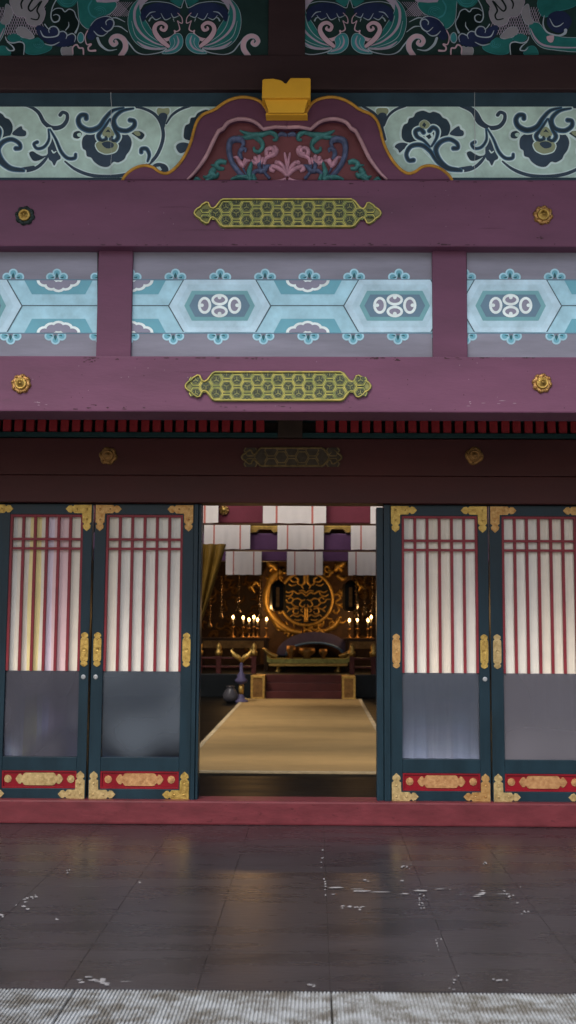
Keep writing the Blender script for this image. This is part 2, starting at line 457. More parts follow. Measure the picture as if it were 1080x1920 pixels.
def ribbed_edging():
    m = bpy.data.materials.new('ribbed_granite'); m.use_nodes = True
    n = m.node_tree.nodes; l = m.node_tree.links; b = n['Principled BSDF']; b.inputs['Roughness'].default_value = .8
    tc = n.new('ShaderNodeTexCoord')
    t = n.new('ShaderNodeTexNoise'); t.inputs['Scale'].default_value = 6.5; t.inputs['Detail'].default_value = 12; t.inputs['Roughness'].default_value = .8
    mp = n.new('ShaderNodeMapping'); mp.inputs['Scale'].default_value = (1, 1.4, 1)
    l.new(tc.outputs['Object'], mp.inputs[0]); l.new(mp.outputs[0], t.inputs['Vector'])
    cr = n.new('ShaderNodeValToRGB')
    cr.color_ramp.elements[0].position = .44; cr.color_ramp.elements[0].color = (.095, .088, .075, 1)
    cr.color_ramp.elements[1].position = .56; cr.color_ramp.elements[1].color = (.29, .315, .335, 1)
    l.new(t.outputs[0], cr.inputs[0])
    t2 = n.new('ShaderNodeTexNoise'); t2.inputs['Scale'].default_value = 220; l.new(tc.outputs['Object'], t2.inputs['Vector'])
    mx = n.new('ShaderNodeMix'); mx.data_type = 'RGBA'; mx.blend_type = 'MULTIPLY'; mx.inputs[0].default_value = .5
    l.new(cr.outputs[0], mx.inputs[6]); l.new(t2.outputs[0], mx.inputs[7]); l.new(mx.outputs[2], b.inputs['Base Color'])
    bm = bmesh.new()
    cuts = [-6.2, floor_pt(121, 1885).x, floor_pt(622, 1885).x, 3.2, 6.2]
    y0, y1 = YS - .62, YS - .003
    for a, c in zip(cuts, cuts[1:]):
        a += .003; c -= .003
        step = .0135; k = int((c - a) / step)
        prof = []
        for i in range(k):
            x0 = a + (c - a) * i / k; st = (c - a) / k
            prof += [(x0 + st * .1, -.006), (x0 + st * .25, .0), (x0 + st * .75, .0), (x0 + st * .9, -.006)]
        prof = [(a, -.006)] + prof + [(c, -.006)]
        fr = [bm.verts.new((x, y0, z)) for x, z in prof]; bk = [bm.verts.new((x, y1, z)) for x, z in prof]
        for i in range(len(prof) - 1): bm.faces.new((fr[i], fr[i + 1], bk[i + 1], bk[i]))
        lo = [bm.verts.new(v) for v in ((a, y0, -.18), (c, y0, -.18), (c, y1, -.18), (a, y1, -.18))]
        bm.faces.new([lo[0], lo[1]] + fr[::-1]); bm.faces.new([lo[2], lo[3]] + bk)
    return obj('step_edging', bm, m, recalc=False)
tag(ribbed_edging(), kind='structure')

# ------------------------------------------------------------------ the building
B = empty('shrine_building')
tag(B, 'maroon timber shrine front with painted blue friezes and lattice doors open on a hall', 'shrine')
DY = -.35                        # the porch front stands this much further out
YA, YB, YP, YPOST, YFL, YE, YFZ = -.92 + DY, -.95 + DY, -.85 + DY, -.875 + DY, -.82 + DY, -.862 + DY, -.835 + DY
XL, XR = -3.0, 3.0

# front beams
def worn_beam(name, Y, depth, pt_, pb_, marks):
    pt = Paint(Y, ['maroon', 'wear_dark', 'wear_pale'], e=.0006)
    box(pt.bm, XL, XR, Y, Y + depth, Z(pb_, Y), Z(pt_, Y), .009)
    rr = random.Random(int(pt_))
    for x, y, w_, h_, m, n in marks:
        for _ in range(n):
            cx, cy = x + rr.gauss(0, w_ / 2), min(pb_ - 3, max(pt_ + 3, y + rr.gauss(0, h_ / 2))); a, b = rr.uniform(.6, min(6, w_ * .3) + .8), rr.uniform(.5, 1.5)
            pt.poly([(cx + a * math.cos(k * PI / 4) * rr.uniform(.5, 1.2), cy + b * math.sin(k * PI / 4) * rr.uniform(.5, 1.2)) for k in range(8)], m, 1)
    for _ in range(46):
        pt.disc((rr.uniform(0, 1080), rr.uniform(pt_ + 4, pb_ - 4)), rr.uniform(.5, 1.2), rr.uniform(.5, 1.1), rr.choice(('wear_dark', 'wear_dark', 'wear_pale')), 1, 7)
    for x in rr.sample(range(20, 1060), 4):                      # hairline checks along the grain
        y0 = rr.uniform(pt_ + 10, pb_ - 10); L_ = rr.uniform(40, 150)
        pt.stroke([(x, y0), (x + L_ * .3, y0 + rr.uniform(-1.2, 1.2)), (x + L_ * .7, y0 + rr.uniform(-1.2, 1.2)), (x + L_, y0 + rr.uniform(-1.5, 1.5))], (.1, .5, .4, .1), 'wear_dark', 1, n=4, cap=False)
    return pt.build(name, B)
lower_beam = worn_beam('lower_beam', YA, .26, 668, 772.5, [(170, 674, 14, 12, 'wear_dark', 16), (700, 671, 34, 3, 'wear_dark', 14), (745, 673, 14, 6, 'wear_dark', 8), (985, 669, 12, 4, 'wear_dark', 10), (480, 671, 60, 3, 'wear_dark', 8), (210, 762, 40, 8, 'wear_dark', 8), (75, 756, 16, 4, 'wear_pale', 5), (920, 757, 60, 6, 'wear_pale', 7), (400, 764, 300, 6, 'wear_dark', 10), (330, 672, 160, 3, 'wear_dark', 10), (860, 672, 60, 3, 'wear_dark', 8)])
upper_beam = worn_beam('upper_beam', YB, .30, 337, 462, [(540, 459, 500, 3, 'wear_dark', 24), (840, 459, 40, 3, 'wear_dark', 8), (1015, 446, 14, 3, 'wear_dark', 6), (300, 341, 200, 3, 'wear_dark', 8), (820, 341, 200, 3, 'wear_dark', 8)])
# short posts between the beams
for a, b in ((182, 247), (811, 876)):
    boxobj('short_post', X(a, 574, YPOST), X(b, 574, YPOST), YPOST, YPOST + .14, Z(670, YPOST) - .02, Z(470, YPOST) + .06, MATS['maroon'], B, .006)

# painted panels between the posts
def frieze_panel(px0, px1, hexes, mids, trefoils_top, trefoils_bot):
    pt = Paint(YP, ['p_grey', 'p_sky', 'p_pale', 'p_pale2', 'p_teal', 'p_seafoam', 'p_slate', 'p_white', 'p_line', 'p_mauve', 'p_dteal'])
    pt.poly([(px0, 440), (px1, 440), (px1, 690), (px0, 690)], 'p_grey', 0)
    pt.clip = (px0, px1, 440, 690)
    pt.poly([(px0, 526), (px1, 526), (px1, 624), (px0, 624)], 'p_sky', 1)
    pt.poly([(px0, 523.5), (px1, 523.5), (px1, 526), (px0, 526)], 'p_slate', 1)
    pt.poly([(px0, 624), (px1, 624), (px1, 626), (px0, 626)], 'p_slate', 1)
    pt.poly([(px0, 572.3), (px1, 572.3), (px1, 574.2), (px0, 574.2)], 'p_line', 2)
    for c in mids:
        for sg in (-1, 1):
            f = lambda x, y: (c + x, 575 + sg * y)
            pt.poly([f(-64, -49), f(64, -49), f(50, -23), f(-50, -23)], 'p_teal', 2)
            for m, r, d in (('p_white', 15, 0), ('p_mauve', 9.5, 0)):
                for x, y in ((-26, -49), (26, -49), (-13, -42), (13, -42), (0, -39)):
                    cx, cy = f(x, y)
                    pts = [(cx + r * math.cos(2 * PI * k / 16), cy + r * .82 * math.sin(2 * PI * k / 16)) for k in range(16)]
                    pts = clip_poly(pts, px0, px1, *((526, 575) if sg == 1 else (575, 624)))
                    if len(pts) > 2: pt.poly(pts, m, 3 if m == 'p_white' else 4)
    for c in hexes:
        H = lambda hw, hh, cut: [(c - hw, 574), (c - hw + cut, 574 - hh), (c + hw - cut, 574 - hh), (c + hw, 574), (c + hw - cut, 574 + hh), (c - hw + cut, 574 + hh)]
        pt.poly(H(97, 48.5, 28), 'p_line', 3); pt.poly(H(94.5, 49, 28), 'p_pale', 4)
        pt.poly(H(80, 40, 22), 'p_pale2', 5)
        pt.poly(H(66, 28, 14), 'p_seafoam', 6); pt.poly(H(57, 21, 11), 'p_slate', 7)
        for dx, dy, rx, ry, ax, ay in ((-28, 0, 12.5, 16, 6, 0), (28, 0, 12.5, 16, -6, 0), (0, -10.5, 15.5, 11, 0, -4.5), (0, 11.5, 15.5, 11, 0, 4.5)):
            pt.disc((c + dx, 573.5 + dy), rx, ry, 'p_white', 8)
            pt.disc((c + dx, 573.5 + dy), rx - 5, ry - 5, 'p_mauve', 9)
            sx, sy = (-1 if dx < 0 else 1 if dx > 0 else 0), (-1 if dy < 0 and dx == 0 else 1 if dx == 0 else 0)
            pt.disc((c + dx + sx * 5.0, 573.5 + dy + (sy * 4.2)), 3.6, 3.4, 'p_white', 10)
    for xs, y0, sg in ((trefoils_top, 523, 1), (trefoils_bot, 627, -1)):
        for x in xs:
            lim = (px0, px1, 440, 523.3) if sg == 1 else (px0, px1, 626.2, 690)
            def lobes(m, r, lay, sh=0):
                for dx, dy in ((-12, -3.5), (12, -3.5), (0, -11)):
                    q = [(x + dx + r * math.cos(2 * PI * k / 14), y0 + sg * (dy + r * .95 * math.sin(2 * PI * k / 14))) for k in range(14)]
                    q = clip_poly(q, *lim)
                    if len(q) > 2: pt.poly(q, m, lay)
            lobes('p_sky', 8.6, 1); lobes('p_teal', 5.4, 2)
            pt.poly(clip_poly([(x, y0 - sg * 12), (x + 3.2, y0 - sg * 5), (x, y0 + 0), (x - 3.2, y0 - sg * 5)], *lim) or [(x, y0)] * 2, 'p_dteal', 3)
            for dx in (-9, 9): pt.poly([(x + dx - 4, y0 - sg * 2), (x + dx + 4, y0 - sg * 4.5), (x + dx + 3, y0 - sg * 1)], 'p_dteal', 3)
    return pt.build('painted_panel', B)
frieze_panel(-110, 182.5, [-54], [110, -220], [25, 107, -58, 190], [20, 104, -64, 188])
frieze_panel(246.5, 811, [412, 740], [577, 247], [245, 329, 413, 497, 580, 664, 748, 832], [241, 325, 409, 494, 578, 662, 746, 830])
frieze_panel(875.5, 1200, [957], [1122], [872, 956, 1040, 1124], [874, 958, 1043, 1127])

# hexagon-pattern gilt plates
def plate_outline(cx, cy, hw, hh, nub=46):
    s = hh / 27.0
    r = [(hw - 54 * s, -hh), (hw - 49 * s, -hh + 2.5 * s), (hw - 40 * s, -12 * s), (hw - 35 * s, -8.5 * s), (hw - 30.5 * s, -10 * s), (hw - 28 * s, -15 * s), (hw - 26 * s, -20 * s), (hw - 22 * s, -21 * s), (hw - 14 * s, -16 * s), (hw - 11 * s, -11.5 * s), (hw - 5 * s, -8 * s), (hw - 1.5 * s, -4 * s), (hw, 0)]
    q = r + [(x, -y) for x, y in r[-2::-1]]
    pts = q + [(-x, y) for x, y in q[::-1]]
    return [(cx + x, cy + y) for x, y in pts]
def hex_plate(cx, cy, hw, hh, Y, parent, dim=False):
    out = plate_outline(cx, cy, hw, hh)
    bm = bmesh.new(); prism(bm, out, Y - .010, Y + .01, Y, .002)
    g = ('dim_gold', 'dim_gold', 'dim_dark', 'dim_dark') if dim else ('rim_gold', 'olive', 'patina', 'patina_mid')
    p = obj('gilt_plate', bm, MATS[g[3]], parent)
    pt = Paint(Y - .0105, list(g), e=.0009)
    cx0 = cx; pitch = 19.3; hexr = 14.6
    ncol = int(hw / pitch) + 1
    inside = lambda x, y: abs(y - cy) < hh - 1 and abs(x - cx) < hw - 44 or (abs(x - cx) < hw - 5 and abs(y - cy) < 16)
    def hx(x, y, r, ry): return [(x + r * math.cos(PI * k / 3), y + ry * math.sin(PI * k / 3)) for k in range(6)]
    for i in range(-ncol, ncol + 1):
        x = cx + i * pitch
        ys = (-12.6, 12.6) if i % 2 == 0 else (-25.2, 0, 25.2)
        edge = abs(i * pitch)
        for dy in ys:
            if edge > hw - 8 or (edge > hw - 44 and abs(dy) > 16): continue
            lim = (cx - hw, cx + hw, cy - hh + 3.2, cy + hh - 3.2) if edge < hw - 44 else (cx - hw + 4, cx + hw - 4, cy - 18, cy + 18)
            if hw - 40 < edge < hw - 22: lim = (cx - hw + 4, cx + hw - 4, cy - 8, cy + 8)
            for m, r, lay in ((g[2], 14.2, 1), (g[1], 12.9, 3), (g[2], 10.9, 4), (g[3], 9.9, 5), (g[2], 8.4, 6)):
                q = clip_poly(hx(x, cy + dy, r, r * .985), *lim)
                if len(q) > 2: pt.poly(q, m, lay)
            for k in range(3):
                a = PI / 6 + k * 2 * PI / 3 + (PI if i % 2 else 0)
                q = clip_poly([(x + .8 * math.cos(a + 1.57), cy + dy + .8 * math.sin(a + 1.57)), (x + 6.6 * math.cos(a + .2), cy + dy + 6.6 * math.sin(a + .2)), (x + 5 * math.cos(a), cy + dy + 5 * math.sin(a)), (x + 6.6 * math.cos(a - .2), cy + dy + 6.6 * math.sin(a - .2)), (x + 1.2 * math.cos(a - 1.57), cy + dy + 1.2 * math.sin(a - 1.57))], *lim)
                if len(q) > 2: pt.poly(q, g[3], 7)
                q = clip_poly([(x + r_ * math.cos(a + PI + d_), cy + dy + r_ * math.sin(a + PI + d_)) for r_, d_ in ((6.2, -.5), (6.2, .5), (4.6, .35), (4.6, -.35))], *lim)
                if len(q) > 2: pt.poly(q, g[3], 7)
    # raised rim
    cl = out + [out[0]]
    c2 = [(cx + (x - cx) * (1 - 2.6 / hw), cy + (y - cy) * (1 - 2.4 / hh)) for x, y in cl]
    relief(pt.bm, c2, 3.4, .006, Y, Y - .0105, n=1, k=5, mi=0)
    pt.build('hexagon_relief', p if parent is None else parent)
    return p
hex_plate(539.5, 401, 177, 27.5, YB, upper_beam)
hex_plate(521.5, 725, 176, 28.5, YA, lower_beam)

# flower bosses
def boss_mesh(r=.055, m1='gold', m2='gold_worn', lob=8):
    bm = bmesh.new()
    lathe(bm, [(r, 0), (r * 1.0, .006), (r * .86, .014), (r * .66, .012)], 64, 'Y', lobes=lob, amp=.15)
    lathe(bm, [(r * .66, .010), (r * .62, .020), (r * .5, .026), (r * .46, .021), (r * .40, .023), (r * .14, .030), (r * .12, .034), (.001, .036)], 32, 'Y', mi=1)
    for k in range(lob):
        a = 2 * PI * k / lob
        lathe(bm, [(.0095, .004), (.009, .013), (.006, .018), (.001, .020)], 10, 'Y', (r * .86 * math.cos(a), 0, r * .86 * math.sin(a)))
    me = bpy.data.meshes.new('flower_boss'); bmesh.ops.recalc_face_normals(bm, faces=bm.faces); bm.to_mesh(me); bm.free()
    me.materials.append(MATS[m2]); me.materials.append(MATS[m1])
    for p in me.polygons: p.use_smooth = True
    return me
boss_gold = boss_mesh(); boss_dark = boss_mesh(.055, 'gold', 'patina')
def boss(me, px, py, Y, parent, s=1):
    o = link(bpy.data.objects.new('flower_boss', me), parent); p = P(px, py, Y); o.location = (p.x, Y, p.z); o.rotation_euler = (0, R(11), 0); o.scale = (s, s, s); return o
tag(boss(boss_dark, 47, 405, YB, upper_beam), 'tarnished dark rosette with a gold centre')
boss(boss_gold, 1018, 404, YB, upper_beam); boss(boss_gold, 40, 720, YA, lower_beam); boss(boss_gold, 1016, 719, YA, lower_beam)

# floral board behind the frog-leg strut
def floral_board():
    pt = Paint(YFL, ['f_bg', 'f_dark', 'f_slate', 'f_blue', 'f_halo', 'f_olive', 'navy_band', 'f_crack'])
    x0, x1 = -160, 1240
    pt.poly([(x0, 200), (x1, 200), (x1, 333), (x0, 333)], 'f_bg', 0)
    pt.poly([(x0, 150), (x1, 150), (x1, 200), (x0, 200)], 'navy_band', 0)
    pt.poly([(x0, 333), (x1, 333), (x1, 350), (x0, 350)], 'navy_band', 0)
    pt.clip = (x0, x1, 200.5, 333)
    def scroll(p, w, core=True):
        pt.stroke(p, [a + 6.5 for a in w], 'f_halo', 2); pt.stroke(p, [a + 1.5 for a in w], 'f_blue', 3); pt.stroke(p, [a * .72 for a in w], 'f_dark', 4)
    def motif(dx):
        pt.fx = lambda x, y: (x + dx, y)
        # running vine
        for v, wd in (([(30, 196), (55, 200), (72, 211), (83, 230), (98, 240), (115, 238), (125, 227), (126, 215), (118, 211), (113, 216)], (3, 6, 7.5, 8.5, 7, 6, 7)),
                      ([(-40, 262), (-15, 290), (8, 309), (40, 320), (66, 316), (84, 301), (94, 284)], (4, 5, 6, 6.5, 6, 3)),
                      ([(122, 303), (142, 318), (172, 329), (210, 331), (245, 325), (278, 308), (296, 288), (306, 258), (302, 232), (288, 213), (262, 202), (235, 202)], (3, 6, 6.5, 6.5, 6, 6.5, 6.5, 6, 5, 4)),
                      ([(312, 232), (322, 217), (337, 206), (356, 199)], (3, 5, 5))):
            pt.stroke(v, [a + 4 for a in wd], 'f_halo', 1); pt.stroke(v, wd, 'f_slate', 2)
        # fan of leaves
        pt.opoly([(55, 287), (62, 284), (70, 289), (80, 293), (90, 291), (76, 300), (64, 302), (58, 296)], 'f_dark', 'f_halo', 4)
        pt.opoly([(95, 252), (103, 265), (110, 285), (114, 297), (107, 302), (102, 311), (97, 303), (91, 297), (90, 275)], 'f_slate', 'f_halo', 3)
        pt.stroke([(97, 282), (101, 287), (106, 284)], (2, 3, 1.5), 'f_halo', 4)
        scroll([(91, 243), (92, 262), (83, 276), (70, 279), (64, 271), (70, 267)], (2, 4, 5, 5, 5, 6))
        scroll([(94, 243), (105, 262), (115, 285), (127, 297), (140, 297), (142, 290)], (2, 4, 5.5, 6, 6, 5))
        # hanging peony
        pt.opoly([(160, 254), (154, 264), (155, 278), (161, 283), (163, 293), (171, 296), (177, 304), (189, 312), (203, 313), (213, 304), (222, 305), (233, 299), (237, 291), (244, 281), (247, 266), (240, 253), (222, 246), (180, 247)], 'f_slate', 'f_halo', 3.5)
        pt.opoly([(180, 271), (184, 282), (192, 287), (200, 289), (211, 287), (218, 283), (221, 273), (212, 265), (190, 265)], 'f_olive', 'f_halo', 2, 3)
        pt.poly([(191, 270), (200, 279), (212, 277), (213, 270), (202, 266)], 'f_slate', 5, 3)
        pt.opoly([(192, 251), (203, 238), (215, 252), (208, 258), (198, 258)], 'f_olive', 'f_halo', 1.5, 3)
        pt.poly([(198, 249), (203, 243), (209, 250), (203, 248)], 'f_dark', 5)
        scroll([(206, 224), (193, 244), (185, 255), (190, 264), (199, 262), (199, 257)], (3, 6, 8, 7, 6, 5))
        scroll([(208, 224), (215, 243), (222, 256), (216, 265), (208, 262), (210, 257)], (3, 6, 8, 7, 6, 5))
        scroll([(232, 203), (212, 208), (198, 222), (186, 239), (168, 245), (152, 238), (147, 226), (152, 217), (161, 217), (162, 223)], (3, 6, 8, 10, 10, 9, 8, 8, 8))
        scroll([(250, 204), (228, 209), (214, 224), (219, 241), (237, 246), (251, 238), (252, 228), (244, 226)], (3, 6, 8, 8.5, 8, 8, 7, 8))
        pt.opoly([(137, 254), (140, 248), (149, 246), (154, 252), (148, 260), (139, 259)], 'f_dark', 'f_halo', 4)
        pt.poly([(145, 252), (152, 250), (153, 257), (147, 257)], 'f_bg', 5, 2)
        pt.opoly([(246, 249), (258, 246), (266, 248), (271, 254), (265, 262), (256, 257)], 'f_dark', 'f_halo', 4)
        pt.poly([(250, 249), (260, 247), (264, 254), (258, 256)], 'f_olive', 5, 2)
        scroll([(277, 303), (280, 291), (275, 280), (266, 280), (265, 286)], (3, 6, 7, 7, 7))
        # bud where two vines meet
        pt.opoly([(294, 210), (297, 203), (306, 204), (316, 203), (318, 211), (311, 219), (300, 219)], 'f_olive', 'f_halo', 3)
        pt.poly([(297, 223), (299, 215), (307, 212), (314, 217), (311, 230), (307, 245), (303, 245), (300, 232)], 'f_slate', 4, 4)
        # rising peony, right of the strut (and its twin off to the left)
        d = -822
        q = lambda pts: [(x + d, y) for x, y in pts]
        pt.fx = lambda x, y: (x + dx, y)
        pt.opoly(q([(757, 262), (755, 247), (759, 235), (766, 231), (769, 223), (777, 220), (782, 212), (795, 208), (807, 212), (815, 210), (826, 214), (832, 221), (840, 225), (846, 237), (844, 250), (836, 258), (815, 262), (790, 264), (770, 268)]), 'f_dark', 'f_halo', 4)
        pt.opoly(q([(788, 236), (790, 230), (797, 226), (804, 229), (808, 235), (802, 242), (793, 241)]), 'f_olive', 'f_halo', .8, 3)
        pt.poly(q([(793, 236), (797, 230), (801, 235), (798, 240)]), 'f_dark', 5)
        pt.poly(q([(797, 255), (808, 248), (815, 256), (809, 272)]), 'f_halo', 2, 3)
        pt.poly(q([(800, 256), (808, 252), (811, 258), (806, 262)]), 'f_dark', 3)
        scroll(q([(808, 276), (796, 264), (784, 257), (781, 247), (790, 243), (796, 249)]), (3, 5, 7, 8, 8, 8))
        scroll(q([(811, 275), (820, 260), (822, 246), (814, 240), (807, 246)]), (3, 5, 7, 8, 8))
        scroll(q([(867, 321), (842, 318), (822, 304), (808, 284), (792, 273), (773, 275), (764, 289), (768, 301), (777, 301)]), (4, 6, 7, 8, 8, 7, 7, 8))
        scroll(q([(866, 318), (842, 314), (825, 299), (819, 281), (828, 267), (844, 262), (858, 269), (860, 278), (852, 279)]), (3, 6, 9, 9, 8, 7, 7, 8))
        pt.opoly(q([(845, 252), (852, 243), (862, 237), (865, 243), (871, 247), (870, 255), (858, 256)]), 'f_slate', 'f_halo', 4.5)
        pt.opoly(q([(742, 276), (747, 270), (758, 268), (768, 272), (758, 281), (751, 287), (748, 281)]), 'f_slate', 'f_halo', 4.5)
        pt.stroke(q([(863, 317), (885, 314)]), (5, 6), 'f_slate', 2)
    motif(0); motif(820)
    # the part of the next rising peony that shows left of the strut, with its low leaf
    pt.fx = lambda x, y: (x, y)
    pt.opoly([(348, 262), (345, 248), (348, 236), (355, 232), (358, 222), (366, 220), (372, 212), (390, 207), (400, 230), (380, 262)], 'f_dark', 'f_halo', 4)
    pt.opoly([(330, 276), (336, 269), (348, 268), (360, 274), (345, 286), (336, 287)], 'f_slate', 'f_halo', 4.5)
    pt.opoly([(286, 312), (296, 306), (310, 309), (316, 318), (312, 328), (292, 326)], 'f_slate', 'f_halo', 3)
    pt.poly([(293, 314), (300, 313), (304, 319), (300, 322)], 'f_halo', 4)
    # the vine that comes down on the strut's right, and hairline cracks
    for v, wd in (([(680, 200), (700, 212), (712, 228), (718, 248), (722, 262)], (4, 6, 6, 5)), ([(720, 236), (728, 218), (742, 206), (760, 199)], (3, 5, 5)), ([(862, 199), (885, 210), (897, 230), (912, 239)], (4, 6, 7, 7))):
        pt.stroke(v, [a + 4 for a in wd], 'f_halo', 1); pt.stroke(v, wd, 'f_slate', 2)
    pt.opoly([(705, 210), (708, 204), (717, 203), (726, 204), (728, 211), (720, 219), (711, 219)], 'f_olive', 'f_halo', 3)
    pt.poly([(708, 224), (710, 215), (718, 212), (725, 217), (721, 231), (717, 246), (712, 234)], 'f_slate', 4, 4)
    pt.clip = None
    for x in (209, 890):
        pts = [(x + random.uniform(-1, 1), 174 + i * 13) for i in range(13)]
        pt.stroke(pts, [random.uniform(.3, 1.6) for _ in range(6)], 'f_crack', 7, n=2)
    return pt.build('floral_board', B)
floral_board()
boxobj('backing_wall', XL, XR, YFL + .012, YFL + .08, Z(345, YFL), 5.03, MATS['hall_dark'], B, 0)
boxobj('backing_wall', XL, XR, YP + .012, YP + .07, Z(690, YP), Z(440, YP), MATS['hall_dark'], B, 0)

# frog-leg strut
AX = 538.5
half_out = cr_pts([(227, 337), (234, 326), (250, 314), (268, 309), (284, 312), (297, 321), (310, 324), (323, 317), (337, 302), (349, 282), (357, 262), (362, 242), (368, 226), (379, 214), (394, 208)], 3) \
    + cr_pts([(404, 203), (416, 194), (432, 186), (452, 182), (474, 185), (489, 193), (498, 206), (502, 216)], 3)
half_in = cr_pts([(351, 337), (366, 322), (385, 296), (400, 265), (410, 246)], 3) + cr_pts([(419, 241), (428, 230), (446, 224), (465, 225), (480, 231), (494, 243)], 3) + [(516, 239), (538.5, 240)]
mir = lambda pts: [(2 * AX - x, y) for x, y in pts]
YK = -.915 + DY
def strut():
    bm = bmesh.new()
    o = half_out + [(AX, 216)]
    outer = o + mir(o)[::-1][1:]
    inner = half_in + mir(half_in)[::-1][1:]
    # two halves, so that each outline is simple
    left = o + half_in[::-1]
    prism(bm, left, YK, YFL - .002, YK, .004)
    prism(bm, mir(left)[::-1], YK, YFL - .002, YK, .004)
    s = obj('frog_leg_strut', bm, MATS['maroon'], B)
    tymp = Paint(YK + .045, ['tymp_red']); tymp.poly([(x, y) for x, y in inner], 'tymp_red', 0)
    tymp.build('tympanum_board', s)
    for nm, pts, wd, m, h in (('gilt_edge', half_out, 5.5, 'gold_edge', .009), ('pink_moulding', half_in, (4, 7, 7, 6.5, 6.5, 6), 'pink_mould', .016)):
        bm = bmesh.new()
        cx = [(x + (2.2 if nm == 'gilt_edge' else 0), y + (1.6 if nm == 'gilt_edge' else 0)) for x, y in pts]
        relief(bm, cx, wd, h, YK, YK + .001, n=1); relief(bm, mir(cx), wd, h, YK, YK + .001, n=1)
        obj(nm, bm, MATS[m], s, True)
    YT = YK + .045
    def carve(nm, m, strokes, both=True):
        for f in ((None, lambda x, y: (2 * AX - x, y)) if both else (None,)):
            bm = bmesh.new()
            for pts, wd, h in strokes: relief(bm, pts, wd, h, YK + .02, YT, fx=f)
            obj(nm, bm, MATS[m], s, True)
    carve('carved_leaf', 'c_teal', [([(449, 241), (458, 246), (470, 251), (482, 252), (494, 249), (506, 246), (516, 251), (518, 259), (511, 261)], (2, 7, 11, 13, 9, 8, 9, 7, 4), .03),
                                    ([(446, 251), (456, 255), (468, 254), (478, 250)], (2, 7, 9, 8), .026), ([(480, 254), (490, 263), (492, 273), (485, 282), (477, 280), (476, 274)], (11, 10, 8, 7, 6, 5), .03)])
    carve('carved_vine', 'c_blue', [([(460, 333), (446, 318), (434, 300), (429, 280), (431, 264), (441, 259), (453, 261), (456, 269), (452, 274)], (9, 10, 10, 11, 12, 12, 11, 7, 4), .03),
                                    ([(452, 296), (449, 284), (453, 277), (460, 277), (459, 283)], (8, 9, 8, 6, 3), .028), ([(452, 300), (458, 318), (466, 330)], (4, 4, 3), .018),
                                    ([(472, 326), (480, 318), (494, 318), (500, 310), (508, 309)], (8, 8, 9, 8, 5), .026), ([(489, 322), (486, 306), (490, 300)], (8, 8, 6), .024), ([(494, 306), (496, 320), (506, 333)], (5, 6, 6), .02), ([(520, 252), (528, 248), (538, 251)], (5, 9, 5), .02)])
    carve('carved_leaf', 'c_teal', [([(424, 302), (414, 300), (406, 305), (410, 313), (420, 314)], (8, 10, 10, 9, 5), .03), ([(394, 306), (404, 308)], (2, 8), .02), ([(402, 314), (396, 322), (404, 328), (409, 322)], (10, 13, 10, 5), .028), ([(380, 327), (388, 330), (398, 322)], (3, 8, 9), .026), ([(386, 338), (400, 328)], (8, 9), .022),
                                    ([(362, 338), (368, 333), (376, 337)], (4, 10, 5), .02), ([(432, 334), (446, 330), (462, 331), (470, 337)], (4, 9, 10, 8), .03), ([(470, 336), (467, 320), (471, 304), (473, 300)], (10, 11, 6, 1.5), .03), ([(478, 336), (473, 322)], (9, 7), .026)])
    carve('carved_flower', 'c_pink', [([(436, 292), (444, 293), (450, 303), (456, 310)], (2, 7, 10, 6), .03), ([(470, 298), (462, 299), (456, 308), (457, 312)], (2, 7, 9, 4), .03), ([(452, 310), (460, 296)], (4, 8), .034)])
    carve('carved_flower', 'c_pink', [([(482, 304), (474, 301), (473, 296)], (8, 7, 3), .03), ([(484, 304), (478, 293), (477, 290)], (8, 8, 3), .032), ([(486, 304), (486, 291), (488, 288)], (8, 9, 3), .034), ([(488, 304), (492, 296), (493, 292)], (7, 7, 3), .03)])
    carve('carved_flower', 'c_pink', [([(495, 306), (498, 294), (506, 290)], (6, 7, 8), .026), ([(500, 289), (500, 279), (507, 275), (513, 279), (511, 286), (505, 284)], (9, 9, 8, 8, 7, 5), .034), ([(507, 275), (514, 273), (518, 279), (514, 287), (506, 290)], (3, 7, 9, 9, 7), .03)])
    carve('carved_flower', 'c_pink', [([(538, 328), (530, 318), (520, 312), (511, 310), (508, 316), (515, 319)], (6, 8, 9, 9, 8, 5), .03), ([(538, 326), (532, 312), (524, 303), (517, 303), (519, 299)], (6, 8, 8, 7, 4), .03), ([(538, 326), (537, 305), (534, 287), (533, 283)], (6, 6, 5, 2), .026), ([(536, 333), (524, 337), (510, 337)], (7, 6, 4), .026)])
    return s
strut()
# gilt bearing block above the strut
bm = bmesh.new()
prism(bm, [(492, 150), (495, 148), (512, 147), (526, 150), (531, 153), (534, 158), (538, 158), (540, 152), (545, 146), (580, 146), (582.5, 148), (582, 183), (491, 183)], -1.03 + DY, -.90 + DY, -1.03 + DY, .004)
prism(bm, [(495, 183.5), (579, 183.5), (573, 197), (570.5, 211), (503.5, 211), (501, 197)], -1.005 + DY, -.90 + DY, -1.005 + DY, .003)
prism(bm, [(499, 211.3), (575, 211.3), (577, 215.5), (498, 215.5)], -.985 + DY, -.90 + DY, -.985 + DY, .002)
obj('bearing_block', bm, MATS['gold_paint'], B)

# upper dark beam, painted clouds above it, posts
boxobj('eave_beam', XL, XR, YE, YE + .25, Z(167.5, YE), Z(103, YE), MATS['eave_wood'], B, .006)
pst = boxobj('frieze_post', X(503, 50, YE), X(572, 50, YE), YE + .008, YE + .2, Z(104, YE), 5.03, MATS['eave_wood'], B, .006)

